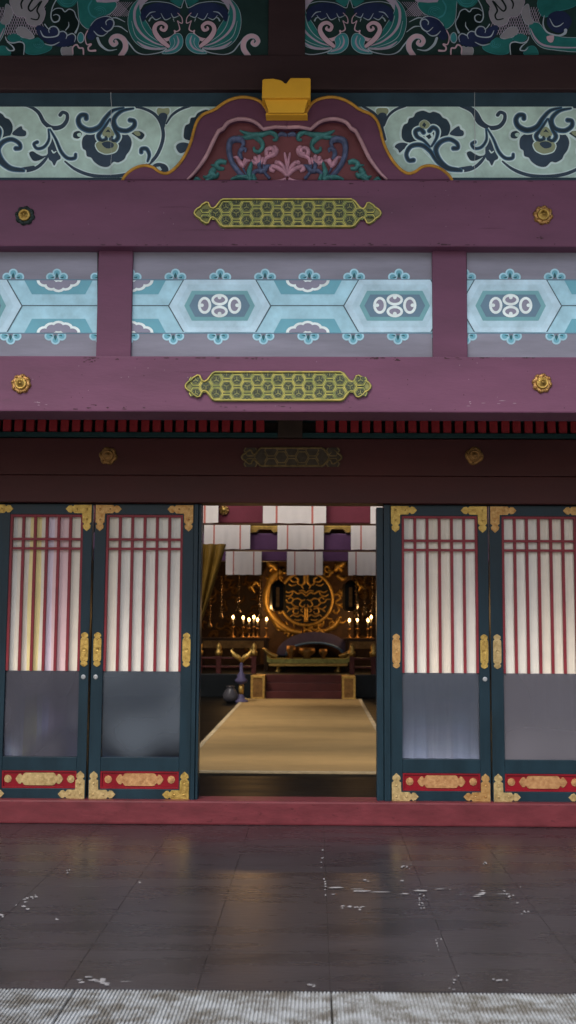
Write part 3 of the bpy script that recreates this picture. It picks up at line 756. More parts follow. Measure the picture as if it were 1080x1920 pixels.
def cloud_half(pt, sgn, ax, umax):
    f = lambda x, y: (ax + sgn * (346 - x), y)
    pt.fx = f
    # long leaf
    pt.opoly([(268, -4), (252, 6), (242, 25), (241, 50), (250, 74), (268, 89), (292, 93), (314, 89), (296, 74), (286, 60), (276, 44), (264, 26), (262, 12)], 'd_teal', 'd_line', .9)
    pt.stroke([(262, 2), (253, 20), (254, 44), (266, 64), (288, 80), (313, 88)], (5, 5, 5, 4, 3, 1), 'd_lilac', 3)
    pt.stroke([(257, 78), (272, 88), (290, 92), (312, 90)], (1, 5, 4, 1), 'd_lilac', 3)
    pt.stroke([(262, 30), (268, 50), (282, 68), (310, 86)], (1, 1.3, 1.3, .6), 'd_line', 3)
    pt.stroke([(247, 40), (254, 66), (270, 80), (300, 90)], (.7, 1.2, 1.2, .6), 'd_line', 3)
    # navy cloud with scallops
    pt.poly([(264, 30), (268, 18), (280, 10), (300, 6), (322, 10), (338, 20), (334, 30), (324, 33), (318, 36), (306, 37), (296, 35), (288, 35), (282, 31), (274, 36), (268, 42)], 'd_navy', 4, 3)
    for a, b, c in (((284, 30), (292, 38), (302, 34)), ((302, 26), (310, 38), (321, 34)), ((321, 26), (326, 34), (337, 30)), ((274, 34), (282, 25), (292, 23))): pt.stroke([a, b, c], (.8, 2, .8), 'd_line', 5)
    pt.stroke([(325, 36), (327, 42)], (2, .6), 'd_line', 5); pt.stroke([(280, 40), (283, 35), (288, 34)], (3, 2, 1), 'd_line', 5)
    pt.stroke([(263, 14), (272, 8), (290, 4), (318, 7), (338, 16), (342, 10), (346, -2)], 1.2, 'd_line', 5)
    pt.poly([(318, 2), (336, -4), (346, -4), (342, 8), (336, 14)], 'd_teal', 3)
    pt.poly([(263, 20), (262, 6), (270, -4), (284, -4), (272, 6)], 'd_lilac', 4, 3)
    # pink spiral, jagged edge, little fan
    pt.outlined([(316, 88), (306, 80), (296, 70), (290, 58), (293, 48), (303, 44), (312, 50), (309, 58), (302, 56), (303, 52)], (6, 9, 9, 8, 7, 6, 6, 5, 3), 'd_pink', 'd_black', .9, 5)
    pt.stroke([(296, 73), (308, 76), (320, 72), (328, 64), (327, 58), (331, 60), (337, 56), (335, 46), (333, 40), (337, 43), (342, 44), (341, 34), (333, 25)], (7, 7, 6, 3, 2, 2, 2.5, 1.6, 1.6, 1.5, 2, 1.6, 1), 'd_pink', 4)
    pt.opoly([(328, 65), (338, 65), (343, 76), (340, 90), (326, 100), (304, 101), (315, 94), (320, 84), (318, 74)], 'd_teal2', 'd_line', .9, 4)
    pt.stroke([(332, 68), (335, 80), (328, 92), (310, 99)], (1, 3.5, 3, 1), 'd_lilac', 6); pt.stroke([(326, 72), (328, 82), (322, 92), (310, 98)], 1.1, 'd_line', 6)
    # hook and tails
    pt.stroke([(232, 69), (244, 84), (256, 98), (274, 103), (300, 99), (312, 93)], (2, 2.5, 2.2, 1.5, 1.8, 2.5), 'd_line', 3)
    pt.outlined([(226, 106), (235, 92), (234, 78), (224, 69), (213, 70), (208, 78), (213, 85), (219, 82), (217, 77)], (8, 9, 9, 8, 7, 7, 6, 5, 3), 'd_pink', 'd_line', .8, 3)
    if umax < 200: return
    pt.stroke([(207, 36), (218, 34), (235, 42)], (1, 2.4, 1), 'd_line', 3); pt.stroke([(213, 50), (226, 51), (240, 61)], (1, 2.4, 1), 'd_line', 3)
    pt.stroke([(183, 72), (189, 85), (203, 95), (220, 93)], (4.5, 5, 3, .8), 'd_line', 3)
    # scales
    for i in range(-5, 16):
        pt.stroke([(212 + i * 4 - 14, 4 + 0), (212 + i * 4 + 14, 31)], .8, 'd_lilac', 1, n=3, cap=False) if 203 < 212 + i * 4 < 238 else None
        pt.stroke([(212 + i * 4 + 12, 4), (212 + i * 4 - 12, 31)], .8, 'd_lilac', 2, n=3, cap=False) if 203 < 212 + i * 4 < 238 else None
    # teal cloud and navy curl
    pt.opoly([(150, -4), (147, 18), (150, 40), (160, 52), (168, 54), (172, 44), (186, 34), (206, 26), (217, 14), (216, 4), (190, -4)], 'd_teal', 'd_line', 1)
    for r in (4, 8, 12): pt.stroke([(187 + r * math.cos(a), 23 + r * .8 * math.sin(a)) for a in [k * PI / 6 for k in range(-5, 5)]], .9, 'd_teal2', 3, n=2, cap=False)
    pt.stroke([(172, 2), (166, 14), (170, 28), (180, 34)], 3, 'd_teal2', 3); pt.poly([(178, -4), (182, 5), (200, 6), (222, 4), (228, -4)], 'd_lilac', 4)
    pt.poly([(166, 58), (172, 46), (184, 34), (202, 30), (213, 38), (213, 50), (200, 66), (184, 66), (174, 76), (164, 72)], 'd_navy', 4, 4)
    pt.stroke([(170, 50), (180, 38), (196, 32), (208, 34), (214, 44), (210, 55), (200, 60), (190, 52)], (1, 1, 1.4, 2, 2.6, 2.4, 2, .8), 'd_line', 5)
    pt.stroke([(200, 48), (199, 42), (205, 37), (211, 39)], (1, 2, 2, 1), 'd_line', 5); pt.stroke([(176, 59), (184, 67), (194, 68), (203, 61)], (1, 2.4, 2, 1), 'd_line', 5)
    pt.stroke([(165, 58), (160, 70), (163, 84), (171, 84), (166, 90), (168, 96), (179, 96)], (2, 2, 2, 3.5, 3, 3, 4), 'd_pink', 5)
    pt.opoly([(150, 62), (156, 66), (156, 76), (150, 80), (146, 72)], 'd_teal2', 'd_line', 1.5)
    # dark cloud with light outline
    pt.poly([(98, 24), (106, 17), (116, 17), (122, 23), (131, 18), (139, 22), (143, 33), (148, 44), (146, 52), (138, 62), (120, 58), (108, 50), (98, 40)], 'd_black', 2, 3)
    pt.stroke([(108, -3), (99, 14), (96, 32), (101, 42), (110, 40), (112, 32), (106, 28), (100, 30)], (1.4, 2, 2.2, 2.4, 2.4, 2, 1.6, 1), 'd_line', 4)
    pt.stroke([(97, 23), (105, 17), (116, 17), (122, 23), (130, 18), (139, 22), (143, 32), (148, 42), (147, 51), (142, 62)], (1, 1.6, 1.8, 2, 1.8, 1.8, 1.8, 1.8, 1.8, 4), 'd_line', 4)
    pt.stroke([(129, 42), (129, 50), (123, 58)], (.8, 2, 1.6), 'd_line', 4)
    pt.poly([(68, 52), (74, 48), (84, 52), (93, 58), (99, 51), (108, 54), (112, 61), (121, 60), (127, 66), (141, 67), (144, 76), (138, 84), (120, 89), (100, 86), (84, 78), (72, 66)], 'd_navy', 4, 3)
    pt.stroke([(84, 46), (90, 54), (95, 56)], (2, 1.4, .8), 'd_line', 5); pt.stroke([(76, 58), (82, 69), (94, 71), (108, 68), (111, 60), (106, 52), (98, 51), (92, 56), (93, 63)], (1, 2.6, 2, 2.4, 2.4, 2.2, 2, 1.8, 1), 'd_line', 5)
    pt.stroke([(112, 61), (120, 60), (126, 66), (124, 74)], (2, 2, 2, 1), 'd_line', 5); pt.stroke([(126, 68), (136, 64), (142, 70), (140, 80)], (2, 2, 2, 1), 'd_line', 5); pt.stroke([(84, 83), (98, 86), (112, 80)], (1, 2.5, 1), 'd_line', 5)
    pt.poly([(106, -4), (112, 10), (126, 15), (140, 10), (146, -4)], 'd_teal', 2, 3)
    for r in (10, 14): pt.stroke([(127 - 18 * r / 14, 0), (120, r - 3), (134, r - 3), (127 + 18 * r / 14, 0)], 1.1, 'd_teal2', 3)
    pt.opoly([(115, 92), (122, 88), (128, 90), (135, 88), (136, 104), (118, 104)], 'd_grey', 'd_line', 1)
    pt.stroke([(137, 103), (137, 90), (144, 85), (149, 91), (156, 92), (157, 103)], (2, 2.5, 3, 3, 3, 2.5), 'd_pink', 5)
    # scaly body and claw
    for i in range(0, 19):
        a = 2 + i * 4.6
        pt.stroke([(a, 14), (a - 20, 66)], .9, 'd_lilac', 1, n=2, cap=False); pt.stroke([(a - 20, 14), (a + 4, 66)], .9, 'd_lilac', 2, n=2, cap=False)
    pt.opoly([(24, -4), (23, 16), (32, 31), (47, 33), (50, 42), (60, 49), (72, 48), (81, 39), (85, 24), (82, 14), (88, -4)], 'd_grey', 'd_lilac', 1, 3)
    for s_ in ([(46, -3), (40, 8), (42, 18)], [(64, -3), (54, 14), (58, 22), (66, 16), (76, 4)], [(78, 4), (70, 20), (74, 30), (70, 38), (58, 36)]): pt.stroke(s_, (3.5, 3, 2), 'd_black', 5)
    pt.opoly([(32, 54), (40, 51), (50, 54), (56, 60), (64, 70), (52, 73), (38, 68), (32, 62)], 'd_grey', 'd_line', 1)
    pt.opoly([(15, 70), (24, 64), (36, 67), (40, 74), (30, 79), (20, 77)], 'd_teal', 'd_teal2', 1)
    pt.opoly([(42, 72), (60, 75), (72, 72), (84, 84), (97, 88), (90, 96), (70, 102), (50, 100), (46, 86)], 'd_teal', 'd_teal2', 1)
    for r in (3, 6.5, 9.5): pt.stroke([(73 + r * math.cos(a), 83 + r * .85 * math.sin(a)) for a in [k * PI / 5 for k in range(-2, 6)]], 1, 'd_teal2', 5, n=2, cap=False)
    pt.poly([(14, 76), (24, 82), (40, 80), (46, 86), (44, 104), (20, 104), (26, 92)], 'd_black', 4, 2)
    pt.stroke([(11, 70), (14, 78), (24, 82), (38, 80), (46, 85), (45, 104)], (1.5, 2, 2, 2.2, 2.2, 1.6), 'd_line', 6); pt.stroke([(14, 80), (24, 88), (27, 95), (18, 96), (12, 90)], (1, 2.2, 2.6, 2, 1), 'd_line', 6)
    # the next wave beyond
    pt.opoly([(10, 46), (4, 70), (-12, 88), (-40, 94), (-90, 96), (-90, 74), (-50, 70), (-22, 60), (-8, 44)], 'd_teal', 'd_line', 1)
    pt.stroke([(8, 54), (-2, 74), (-18, 86), (-50, 90), (-88, 90)], (1, 4, 4, 3, 2), 'd_lilac', 4)
    pt.poly([(-24, 48), (-26, 30), (-40, 22), (-58, 24), (-70, 40), (-60, 58), (-40, 62)], 'd_navy', 4, 3)
    pt.stroke([(-18, 30), (-16, 48), (-24, 62), (-44, 68), (-56, 64), (-58, 58)], (1, 2.6, 3, 3, 5, 6), 'd_line', 6)
    pt.stroke([(-28, 36), (-36, 50), (-46, 50), (-54, 44)], (1, 2, 2, 1), 'd_line', 6)
    pt.opoly([(-14, -4), (-8, 20), (-20, 32), (-40, 22), (-70, 14), (-90, -4)], 'd_teal', 'd_teal2', 1)
    pt.opoly([(12, 8), (8, 30), (2, 44), (14, 46), (22, 34), (24, 20)], 'd_grey', 'd_line', .8)
    pt.opoly([(0, 88), (-6, 104), (20, 106), (14, 90)], 'd_teal', 'd_teal2', 1)
    pt.poly([(-22, 70), (-36, 68), (-34, 80), (-26, 80)], 'd_pink', 6, 2)
for px0, px1, ax, main in ((-120, 507, 346, 1), (568, 1200, 656, -1)):
    pt = Paint(YFZ, ['d_bg', 'd_teal', 'd_teal2', 'd_navy', 'd_line', 'd_lilac', 'd_grey', 'd_pink', 'd_black'])
    pt.poly([(px0, -60), (px1, -60), (px1, 112), (px0, 112)], 'd_bg', 0)
    pt.clip = (px0, px1, -60, 112)
    cloud_half(pt, -main, ax, 500)
    pt.clip = (px0, px1, -60, 112)
    cloud_half(pt, main, ax, 165)
    pt.build('cloud_frieze', B)

# porch ceiling, roof and end columns
boxobj('porch_ceiling', XL, XR, YP + .06, -.02, Z(560, -.2), Z(560, -.2) + .04, MATS['roof_wood'], B, 0)
bm = bmesh.new()
prof = [(-2.75 + DY, 4.66), (-.62 + DY, 5.10), (-.62 + DY, 5.20), (-2.75 + DY, 4.78)]  # rear slope, out of view, cut away and lowered to let sun into the hall
a = [bm.verts.new((-6.5, y, z)) for y, z in prof]; b = [bm.verts.new((6.5, y, z)) for y, z in prof]
bm.faces.new(a); bm.faces.new(b[::-1])
for i in range(len(prof)): bm.faces.new((a[i - 1], b[i - 1], b[i], a[i]))
roof = obj('roof', bm, MATS['tile'], B)
bm = bmesh.new()
for i in range(-21, 22):
    x = i * .3
    q = [(-2.70 + DY, 4.58), (-1.2 + DY, 4.93), (-1.2 + DY, 5.0), (-2.70 + DY, 4.66)]
    fr = [bm.verts.new((x - .04, y, z)) for y, z in q]; bk = [bm.verts.new((x + .04, y, z)) for y, z in q]
    bm.faces.new(fr); bm.faces.new(bk[::-1])
    for k in range(4): bm.faces.new((fr[k - 1], bk[k - 1], bk[k], fr[k]))
obj('rafters', bm, MATS['roof_wood'], roof)
for x in (XL - .13, XR + .13):
    bm = bmesh.new(); box(bm, x - .16, x + .16, YA - .06, YA + .26, 0, 4.98, .02); box(bm, x - .24, x + .24, YA - .14, YA + .34, 0.002, .16, .02)
    obj('column', bm, MATS['maroon'], B)

# ------------------------------------------------------------------ door wall
zt, zb = Z(946, YW), Z(1503, YW)
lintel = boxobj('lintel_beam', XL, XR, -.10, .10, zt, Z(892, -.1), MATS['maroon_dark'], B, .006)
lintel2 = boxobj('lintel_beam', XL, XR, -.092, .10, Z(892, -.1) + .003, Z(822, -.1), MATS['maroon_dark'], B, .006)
boxobj('wall_board', XL, XR, .02, .10, Z(822, 0), Z(560, 0), MATS['hall_dark'], B, 0)
rail = boxobj('dentil_rail', XL, XR, -.115, .0, Z(821, -.115) + .003, Z(811, -.115), MATS['teal_rail'], B, .004)
boxobj('dentil_rail', XL, XR, -.115, .0, Z(787, -.115), Z(770, -.115), MATS['teal_rail'], B, .004)
zb0, zb1 = Z(810.7, -.09), Z(787.5, -.09)
bmb = bmesh.new(); box(bmb, -.027, .027, -.02, .02, 0, zb1 - zb0, .003)
blk = obj('dentil_block', bmb, MATS['red_block'], rail)
px_list = [13 + 21.6 * i for i in range(-3, 23)] + [599.5 + 21.75 * i for i in range(0, 26)]
for i, px in enumerate(px_list):
    o = blk if i == 0 else dup(blk, (0, 0, 0), rail)
    o.location = (X(px, 799, -.09), -.07 + random.uniform(-.004, .004), zb0)
    o.rotation_euler = (0, R(random.uniform(-1, 1)), 0)
boxobj('rail_post', X(521, 800, -.12), X(567, 800, -.12), -.128, 0, Z(821, -.128) + .003, Z(775, -.128), MATS['hall_dark'], B, .004)
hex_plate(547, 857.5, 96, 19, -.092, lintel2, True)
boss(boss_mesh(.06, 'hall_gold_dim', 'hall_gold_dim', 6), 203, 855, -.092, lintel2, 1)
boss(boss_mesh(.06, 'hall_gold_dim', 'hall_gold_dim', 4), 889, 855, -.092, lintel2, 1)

sill = boxobj('threshold_beam', XL, XR, -.09, .12, 0.0, Z(1503, -.09), MATS['sill_red'], B, .012)

# gilt fittings
def ornate(pts_fn): pass
def strap(bm, c, d, l, w, yf, t=.004, mi=0):
    """ornate strap: from c along unit d for l metres, width w, ending in a cusped finial (x,z plane)"""
    n = (-d[1], d[0])
    pr = [(0, .5), (.60, .5), (.66, .5), (.70, .30), (.74, .28), (.78, .46), (.86, .40), (.92, .22), (1.0, 0)]
    full = [(u, v) for u, v in pr] + [(u, -v) for u, v in pr[-2::-1]]
    pts = [(c[0] + d[0] * l * u + n[0] * w * v, c[1] + d[1] * l * u + n[1] * w * v) for u, v in full]
    prism(bm, pts, yf - t, yf + .006, None, .0012, mi)
def corner(parent, x, z, sx, sz, yf, m, lh, lv, wh, wv):
    bm = bmesh.new()
    # one outline: the L with a cusped end on each arm
    def arm(l, w): return [(l * .66, w), (l * .70, w * .80), (l * .74, w * .78), (l * .78, w * .96), (l * .88, w * .90), (l * .93, w * .72), (l, w * .5), (l * .93, w * .28), (l * .88, w * .10), (l * .78, w * .04), (l * .74, w * .22), (l * .70, w * .20), (l * .66, 0)]
    h = arm(lh, wh); v = arm(lv, wv)
    pts = [(wv, wh)] + h[:-1] + [(lh * .66, 0), (0, 0), (0, lv * .66)] + [(b, a) for a, b in v[::-1]][1:]
    pts = [(x + sx * a, z + sz * b) for a, b in pts]
    prism(bm, pts, yf - .005, yf + .006, None, .0012)
    # raised bead line and studs
    for a, b in ((wv * .5, wh * .5), (lh * .55, wh * .5), (wv * .5, lv * .55)):
        lathe(bm, [(.007, .004), (.006, .009), (.001, .011)], 10, 'Y', (x + sx * a, yf, z + sz * b))
    o = obj('corner_fitting', bm, MATS[m], parent); return o
def pull(parent, x, z0, z1, yf, m):
    bm = bmesh.new(); h = (z1 - z0) / 2; zc = (z0 + z1) / 2; w = .054
    r = [(.5, .0), (.5, .55), (.46, .64), (.30, .68), (.30, .73), (.46, .77), (.42, .88), (.22, .95), (0, 1.0)]
    pts = [(x + w * a, zc + h * b) for a, b in r] + [(x - w * a, zc + h * b) for a, b in r[-2::-1]]
    pts = pts + [(a, 2 * zc - b) for a, b in pts[::-1][1:-1]]
    prism(bm, pts, yf - .005, yf + .006, None, .0014)
    lathe(bm, [(.013, .004), (.012, .009), (.007, .0075), (.001, .007)], 14, 'Y', (x, yf, zc))
    for k in (-.62, .62): lathe(bm, [(.006, .004), (.005, .008), (.001, .009)], 8, 'Y', (x, yf, zc + h * k))
    return obj('pull_plate', bm, MATS[m], parent)

SC = .0036
def door(px0, px1, l0, l1, colours, pane, corner_m, bot_m, pull_l, pull_r, plaque_m, lock=None, label=None):
    x0, x1 = X(px0, 1225, YW), X(px1, 1225, YW); a, b = X(l0, 1225, YW), X(l1, 1225, YW)
    yf = -.028
    z = lambda py: Z(py, YW)
    ztop, zbot = zt - .004, Z(1503, -.05)
    bm = bmesh.new()
    zl = z(967); zpb = z(1421); zk1, zk0 = z(1447), z(1480)
    # frame: stiles run through, rails butt between them
    box(bm, x0, a, yf, .03, zbot, ztop, .003); box(bm, b, x1, yf, .03, zbot, ztop, .003)
    for p, q in ((zl, ztop), (zk1, zpb), (zbot, zk0)): box(bm, a + .0005, b - .0005, yf + .001, .03, p, q, .003)
    d = obj('door_leaf', bm, MATS['navy'], B)
    if label: d['label'] = label
    # lattice
    bm = bmesh.new(); zlb = z(1260); n = 6; bw = 5.2 * SC
    fr = 4.6 * SC
    box(bm, a, a + fr, -.022, .006, zlb, zl, .0015); box(bm, b - fr, b, -.022, .006, zlb, zl, .0015)
    box(bm, a + fr, b - fr, -.021, .006, zl - fr, zl, .0015)
    for i in range(1, n):
        x = a + fr / 2 + (b - a - fr) * i / n
        box(bm, x - bw / 2, x + bw / 2, -.016, .004, zlb, zl - fr, .0012)
    for py in (1013, 1030.5): box(bm, a + fr, b - fr, -.0185, .003, z(py) - 2.2 * SC, z(py) + 2.2 * SC, .0012)
    obj('lattice', bm, MATS['lattice_red'], d)
    # pleated cloth behind the lattice
    zlow = zlb if pane == 'pane_b' else zpb
    bm = bmesh.new(); cols = sorted(set(colours)); nn = 96
    pv = None
    for i in range(nn + 1):
        t = i / nn; x = a + (b - a) * t
        ph = t * n * 2 * PI
        yy = .022 - .0060 * math.cos(ph + .9) - .002 * math.sin(ph * 2.1 + px0)
        cur = [bm.verts.new((x + .004 * math.sin(k * 1.3 + i * .2 + px0), yy + .0025 * math.sin(k * .8 + ph * .5), zlow - .006 + (zl - zlow + .006) * k / 8)) for k in range(9)]
        if pv:
            ci = colours[min(len(colours) - 1, int((t - 1e-6) * len(colours)))]
            for k in range(8): bm.faces.new((pv[k], cur[k], cur[k + 1], pv[k + 1])).material_index = cols.index(ci)
        pv = cur
    obj('cloth_screen', bm, [MATS[c] for c in cols], d, True)
    # plain pane below
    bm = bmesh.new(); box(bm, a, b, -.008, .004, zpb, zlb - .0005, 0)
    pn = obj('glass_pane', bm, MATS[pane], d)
    # kick panel
    bm = bmesh.new(); ks = 3 * SC
    ka, kb = a - 3 * SC, b + 3 * SC
    box(bm, a, b, -.014, .02, zk0, zk1, 0)
    for p, q, r, s_ in ((a, b, zk0, zk0 + ks), (a, b, zk1 - ks, zk1), (a, a + ks, zk0 + ks, zk1 - ks), (b - ks, b, zk0 + ks, zk1 - ks)): box(bm, p, q, -.024, -.0145, r, s_, .001)
    kp = obj('kick_panel', bm, MATS['kick_red'], d)
    zc = (zk0 + zk1) / 2 + .002; xc = (a + b) / 2
    bm = bmesh.new(); hw, hh = 44 * SC, 11.5 * SC
    r = [(.58, -1), (.64, -.9), (.70, -.5), (.74, -.5), (.78, -.8), (.86, -.75), (.94, -.4), (1, 0)]
    q = r + [(u, -v) for u, v in r[-2::-1]]
    prism(bm, [(xc + hw * u, zc + hh * v) for u, v in q + [(-u, v) for u, v in q[::-1]]], -.019, -.012, None, .0015)
    obj('plaque', bm, MATS[plaque_m], d)
    for s_ in (-1, 1):
        bm = bmesh.new(); lathe(bm, [(7 * SC, 0), (6.6 * SC, .004), (4.4 * SC, .0045), (4 * SC, .007), (.002, .008)], 28, 'Y', (xc + s_ * 58 * SC, -.0145, zc), lobes=8, amp=.1)
        obj('rosette', bm, MATS[plaque_m], d)
    # corner fittings and pull plates
    for i, (sx, sz) in enumerate(((1, -1), (-1, -1), (1, 1), (-1, 1))):
        cx = (x0 if sx > 0 else x1) + sx * .006; cz = (ztop if sz < 0 else zbot) + sz * .006
        m = corner_m[i % 2] if sz < 0 else bot_m[i % 2]
        corner(d, cx, cz, sx, sz, yf, m, 49 * SC, 50 * SC, 16 * SC, 17 * SC)
    for x, m in (((x0 + a) / 2, pull_l), ((b + x1) / 2, pull_r)):
        pull(d, x, z(1252), z(1187), yf, m)
    if lock:
        bm = bmesh.new(); lx = X(lock, 1270, YW); lz = z(1271)
        lathe(bm, [(.016, 0), (.015, .005), (.010, .006), (.009, .002), (.001, .002)], 18, 'Y', (lx, yf, lz))
        box(bm, lx - .003, lx + .003, yf - .004, yf, lz - .016, lz - .004, .001)
        obj('finger_ring', bm, MATS['steel'], d)
    return d
CB, CY, CP, CL, CG = 'cloth_beige', 'cloth_yellow', 'cloth_pink', 'cloth_lilac', 'cloth_grey'
door(-32, 168.5, 13, 151, [CG, CB, CB, CY, CY, CB, CL, CP, CP, CP, CB, CB], 'pane_a', ('gold', 'gold'), ('gold_pale', 'gold_pale'), 'gold', 'gold', 'gold_pale', 158, 'leaf with yellow and pink cloth behind its lattice')
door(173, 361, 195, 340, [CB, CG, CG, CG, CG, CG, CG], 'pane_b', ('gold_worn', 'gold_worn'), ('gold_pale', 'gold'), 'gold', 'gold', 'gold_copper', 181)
door(731.5, 916.5, 753.5, 897, [CG, CG, CB, CB, CG, CG], 'pane_c', ('gold', 'gold'), ('gold_pale', 'gold_worn'), 'gold_worn', 'gold', 'gold_copper', 908)
door(919.5, 1110, 942.5, 1084, [CG, CG, CB, CB], 'pane_d', ('gold_worn', 'gold_worn'), ('gold_pale', 'gold_pale'), 'gold_pale', 'gold', 'gold_copper')
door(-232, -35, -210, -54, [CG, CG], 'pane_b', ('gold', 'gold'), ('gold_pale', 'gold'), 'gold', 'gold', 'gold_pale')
door(1113, 1310, 1135, 1288, [CG, CG], 'pane_d', ('gold', 'gold'), ('gold_pale', 'gold'), 'gold', 'gold', 'gold_pale')
for a, b, w in ((361.6, 375, 5), (706, 731, 9)):
    bm = bmesh.new(); xa, xb = X(a, 1225, YW), X(b, 1225, YW)
    zz0 = Z(1503, -.05)
    if a < 500:
        box(bm, xa, xb - .02, -.045, .09, zz0, zt - .003, .003); box(bm, xb - .018, xb, -.03, .075, zz0, zt - .003, .003)
    else:
        box(bm, xa, xa + .045, -.03, .075, zz0, zt - .02, .003); box(bm, xa + .048, xb, -.045, .09, zz0, zt - .003, .003)
    obj('door_jamb', bm, MATS['navy'], B)

# ------------------------------------------------------------------ inside the hall
ZH = .10
AXX = -.19
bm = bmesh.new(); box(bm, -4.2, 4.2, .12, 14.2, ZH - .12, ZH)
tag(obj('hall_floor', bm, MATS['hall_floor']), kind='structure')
for a, b, c, d in ((-4.2, -2.4, .102, 1.619), (2.4, 4.2, .102, 1.619), (-1.9, 1.9, 1.62, 2.95), (-1.9, 1.9, 3.72, 6.4), (-1.9, 1.9, 6.96, 8.5), (-4.2, -2.7, 1.62, 8.5), (2.7, 4.2, 1.62, 8.5), (-4.2, 4.2, 8.501, 14.2)):  # gaps between the pieces are added skylights, unseen, lighting banners and rug
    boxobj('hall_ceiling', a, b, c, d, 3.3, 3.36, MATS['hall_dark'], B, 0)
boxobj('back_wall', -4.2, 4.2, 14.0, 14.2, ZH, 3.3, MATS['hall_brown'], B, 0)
for s in (-1, 1):
    x0, x1 = sorted((s * 4.2, s * 4.06))
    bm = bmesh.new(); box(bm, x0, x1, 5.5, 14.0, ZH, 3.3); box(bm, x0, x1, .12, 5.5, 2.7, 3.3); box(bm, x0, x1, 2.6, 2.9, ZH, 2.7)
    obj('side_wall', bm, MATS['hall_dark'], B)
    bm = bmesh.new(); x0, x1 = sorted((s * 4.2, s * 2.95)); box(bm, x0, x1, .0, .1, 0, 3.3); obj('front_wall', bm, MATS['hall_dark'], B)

# rug
bm = bmesh.new(); rx0, rx1, ry0, ry1 = -1.14, .72, 1.55, 9.72
box(bm, rx0 + .05, rx1 - .05, ry0 + .05, ry1, ZH + .001, ZH + .016, 0, 0)
box(bm, rx0, rx0 + .049, ry0, ry1, ZH + .001, ZH + .019, .004, 1); box(bm, rx1 - .049, rx1, ry0, ry1, ZH + .001, ZH + .019, .004, 1); box(bm, rx0 + .05, rx1 - .05, ry0, ry0 + .049, ZH + .001, ZH + .019, .004, 1)
tag(obj('runner_rug', bm, [MATS['rug'], MATS['rug_edge']]), 'long tan runner rug leading from the doorway to the altar steps', 'rug')

# hall cross beams with hanging banners in three ranks
ranks = [(1.5, 552, 981, 202, 119, [-1, 0, 1]), (3.75, 563.5, 1030, 138, 87, [-1, 0, 1]), (7.0, 571.5, 1078, 115, 67, [-1, 0, 1])]
hb1 = boxobj('hall_beam', -4.0, 4.0, 1.58, 1.78, Z(981, 1.58), Z(981, 1.58) + .4, MATS['hall_red'], B, .01)
boss(boss_gold, 420, 957, 1.58, hb1, .75)
hb2 = boxobj('hall_beam', -4.0, 4.0, 3.82, 4.02, Z(1032, 3.82), Z(1000, 3.82), MATS['hall_purple'], B, .01)
bm = bmesh.new()
for c in (495, 632):
    prism(bm, [(c - 30, 986), (c + 30, 986), (c + 30, 996), (c + 18, 999), (c + 12, 991), (c - 10, 991), (c - 14, 998), (c - 30, 999)], 3.80, 3.95, 3.8, .004)
obj('gilt_bracket', bm, MATS['hall_gold'], hb2)
boxobj('hall_beam', -4.0, 4.0, 7.08, 7.28, Z(1052, 7.08), Z(1026, 7.08), MATS['hall_purple'], B, .01)
names = [['hanging behind the left door jamb under the nearest beam', 'in the middle of the row nearest the doorway', 'hanging behind the right door jamb under the nearest beam'],
         ['left of the gilt bracket in the second row back', 'in the middle of the second row back', 'at the right of the second row'],
         ['at the left of the farthest row, above the candles', 'in the middle of the farthest row', 'at the right of the farthest row']]
for ri, (Y, c, yb, pitch, wpx, idx) in enumerate(ranks):
    for k in idx:
        px = c + k * pitch; cx = X(px, yb, Y); hwid = wpx / F * (Y + 7.2) / 2
        z0 = Z(yb, Y); h = .44
        bm = bmesh.new(); nx = 30; rows = []
        for i in range(nx + 1):
            u = i / nx * 2 - 1
            rows.append([bm.verts.new((u * hwid, (.004 * math.sin(u * 5 + k + ri) + .002 * math.sin(u * 17 + ri)) * (1 - j / 5) - .0025 * j * 0, .44 * j / 5 + (.002 * math.sin(u * 9 + k) if j == 0 else 0))) for j in range(6)])
        for i in range(nx):
            u = (i + .5) / nx * 2 - 1; mi = 1 if abs(abs(u) - .57) < .045 else 0
            for j in range(5): bm.faces.new((rows[i][j], rows[i + 1][j], rows[i + 1][j + 1], rows[i][j + 1])).material_index = mi
        o = obj('hanging_banner', bm, [MATS['banner_white'], MATS['banner_stripe']])
        sol = o.modifiers.new('thick', 'SOLIDIFY'); sol.thickness = .0015
        o.location = (cx, Y, z0)
        tag(o, 'white banner with two red stripes, ' + names[ri][k + 1], 'banner', 'white striped banners hung across the hall')

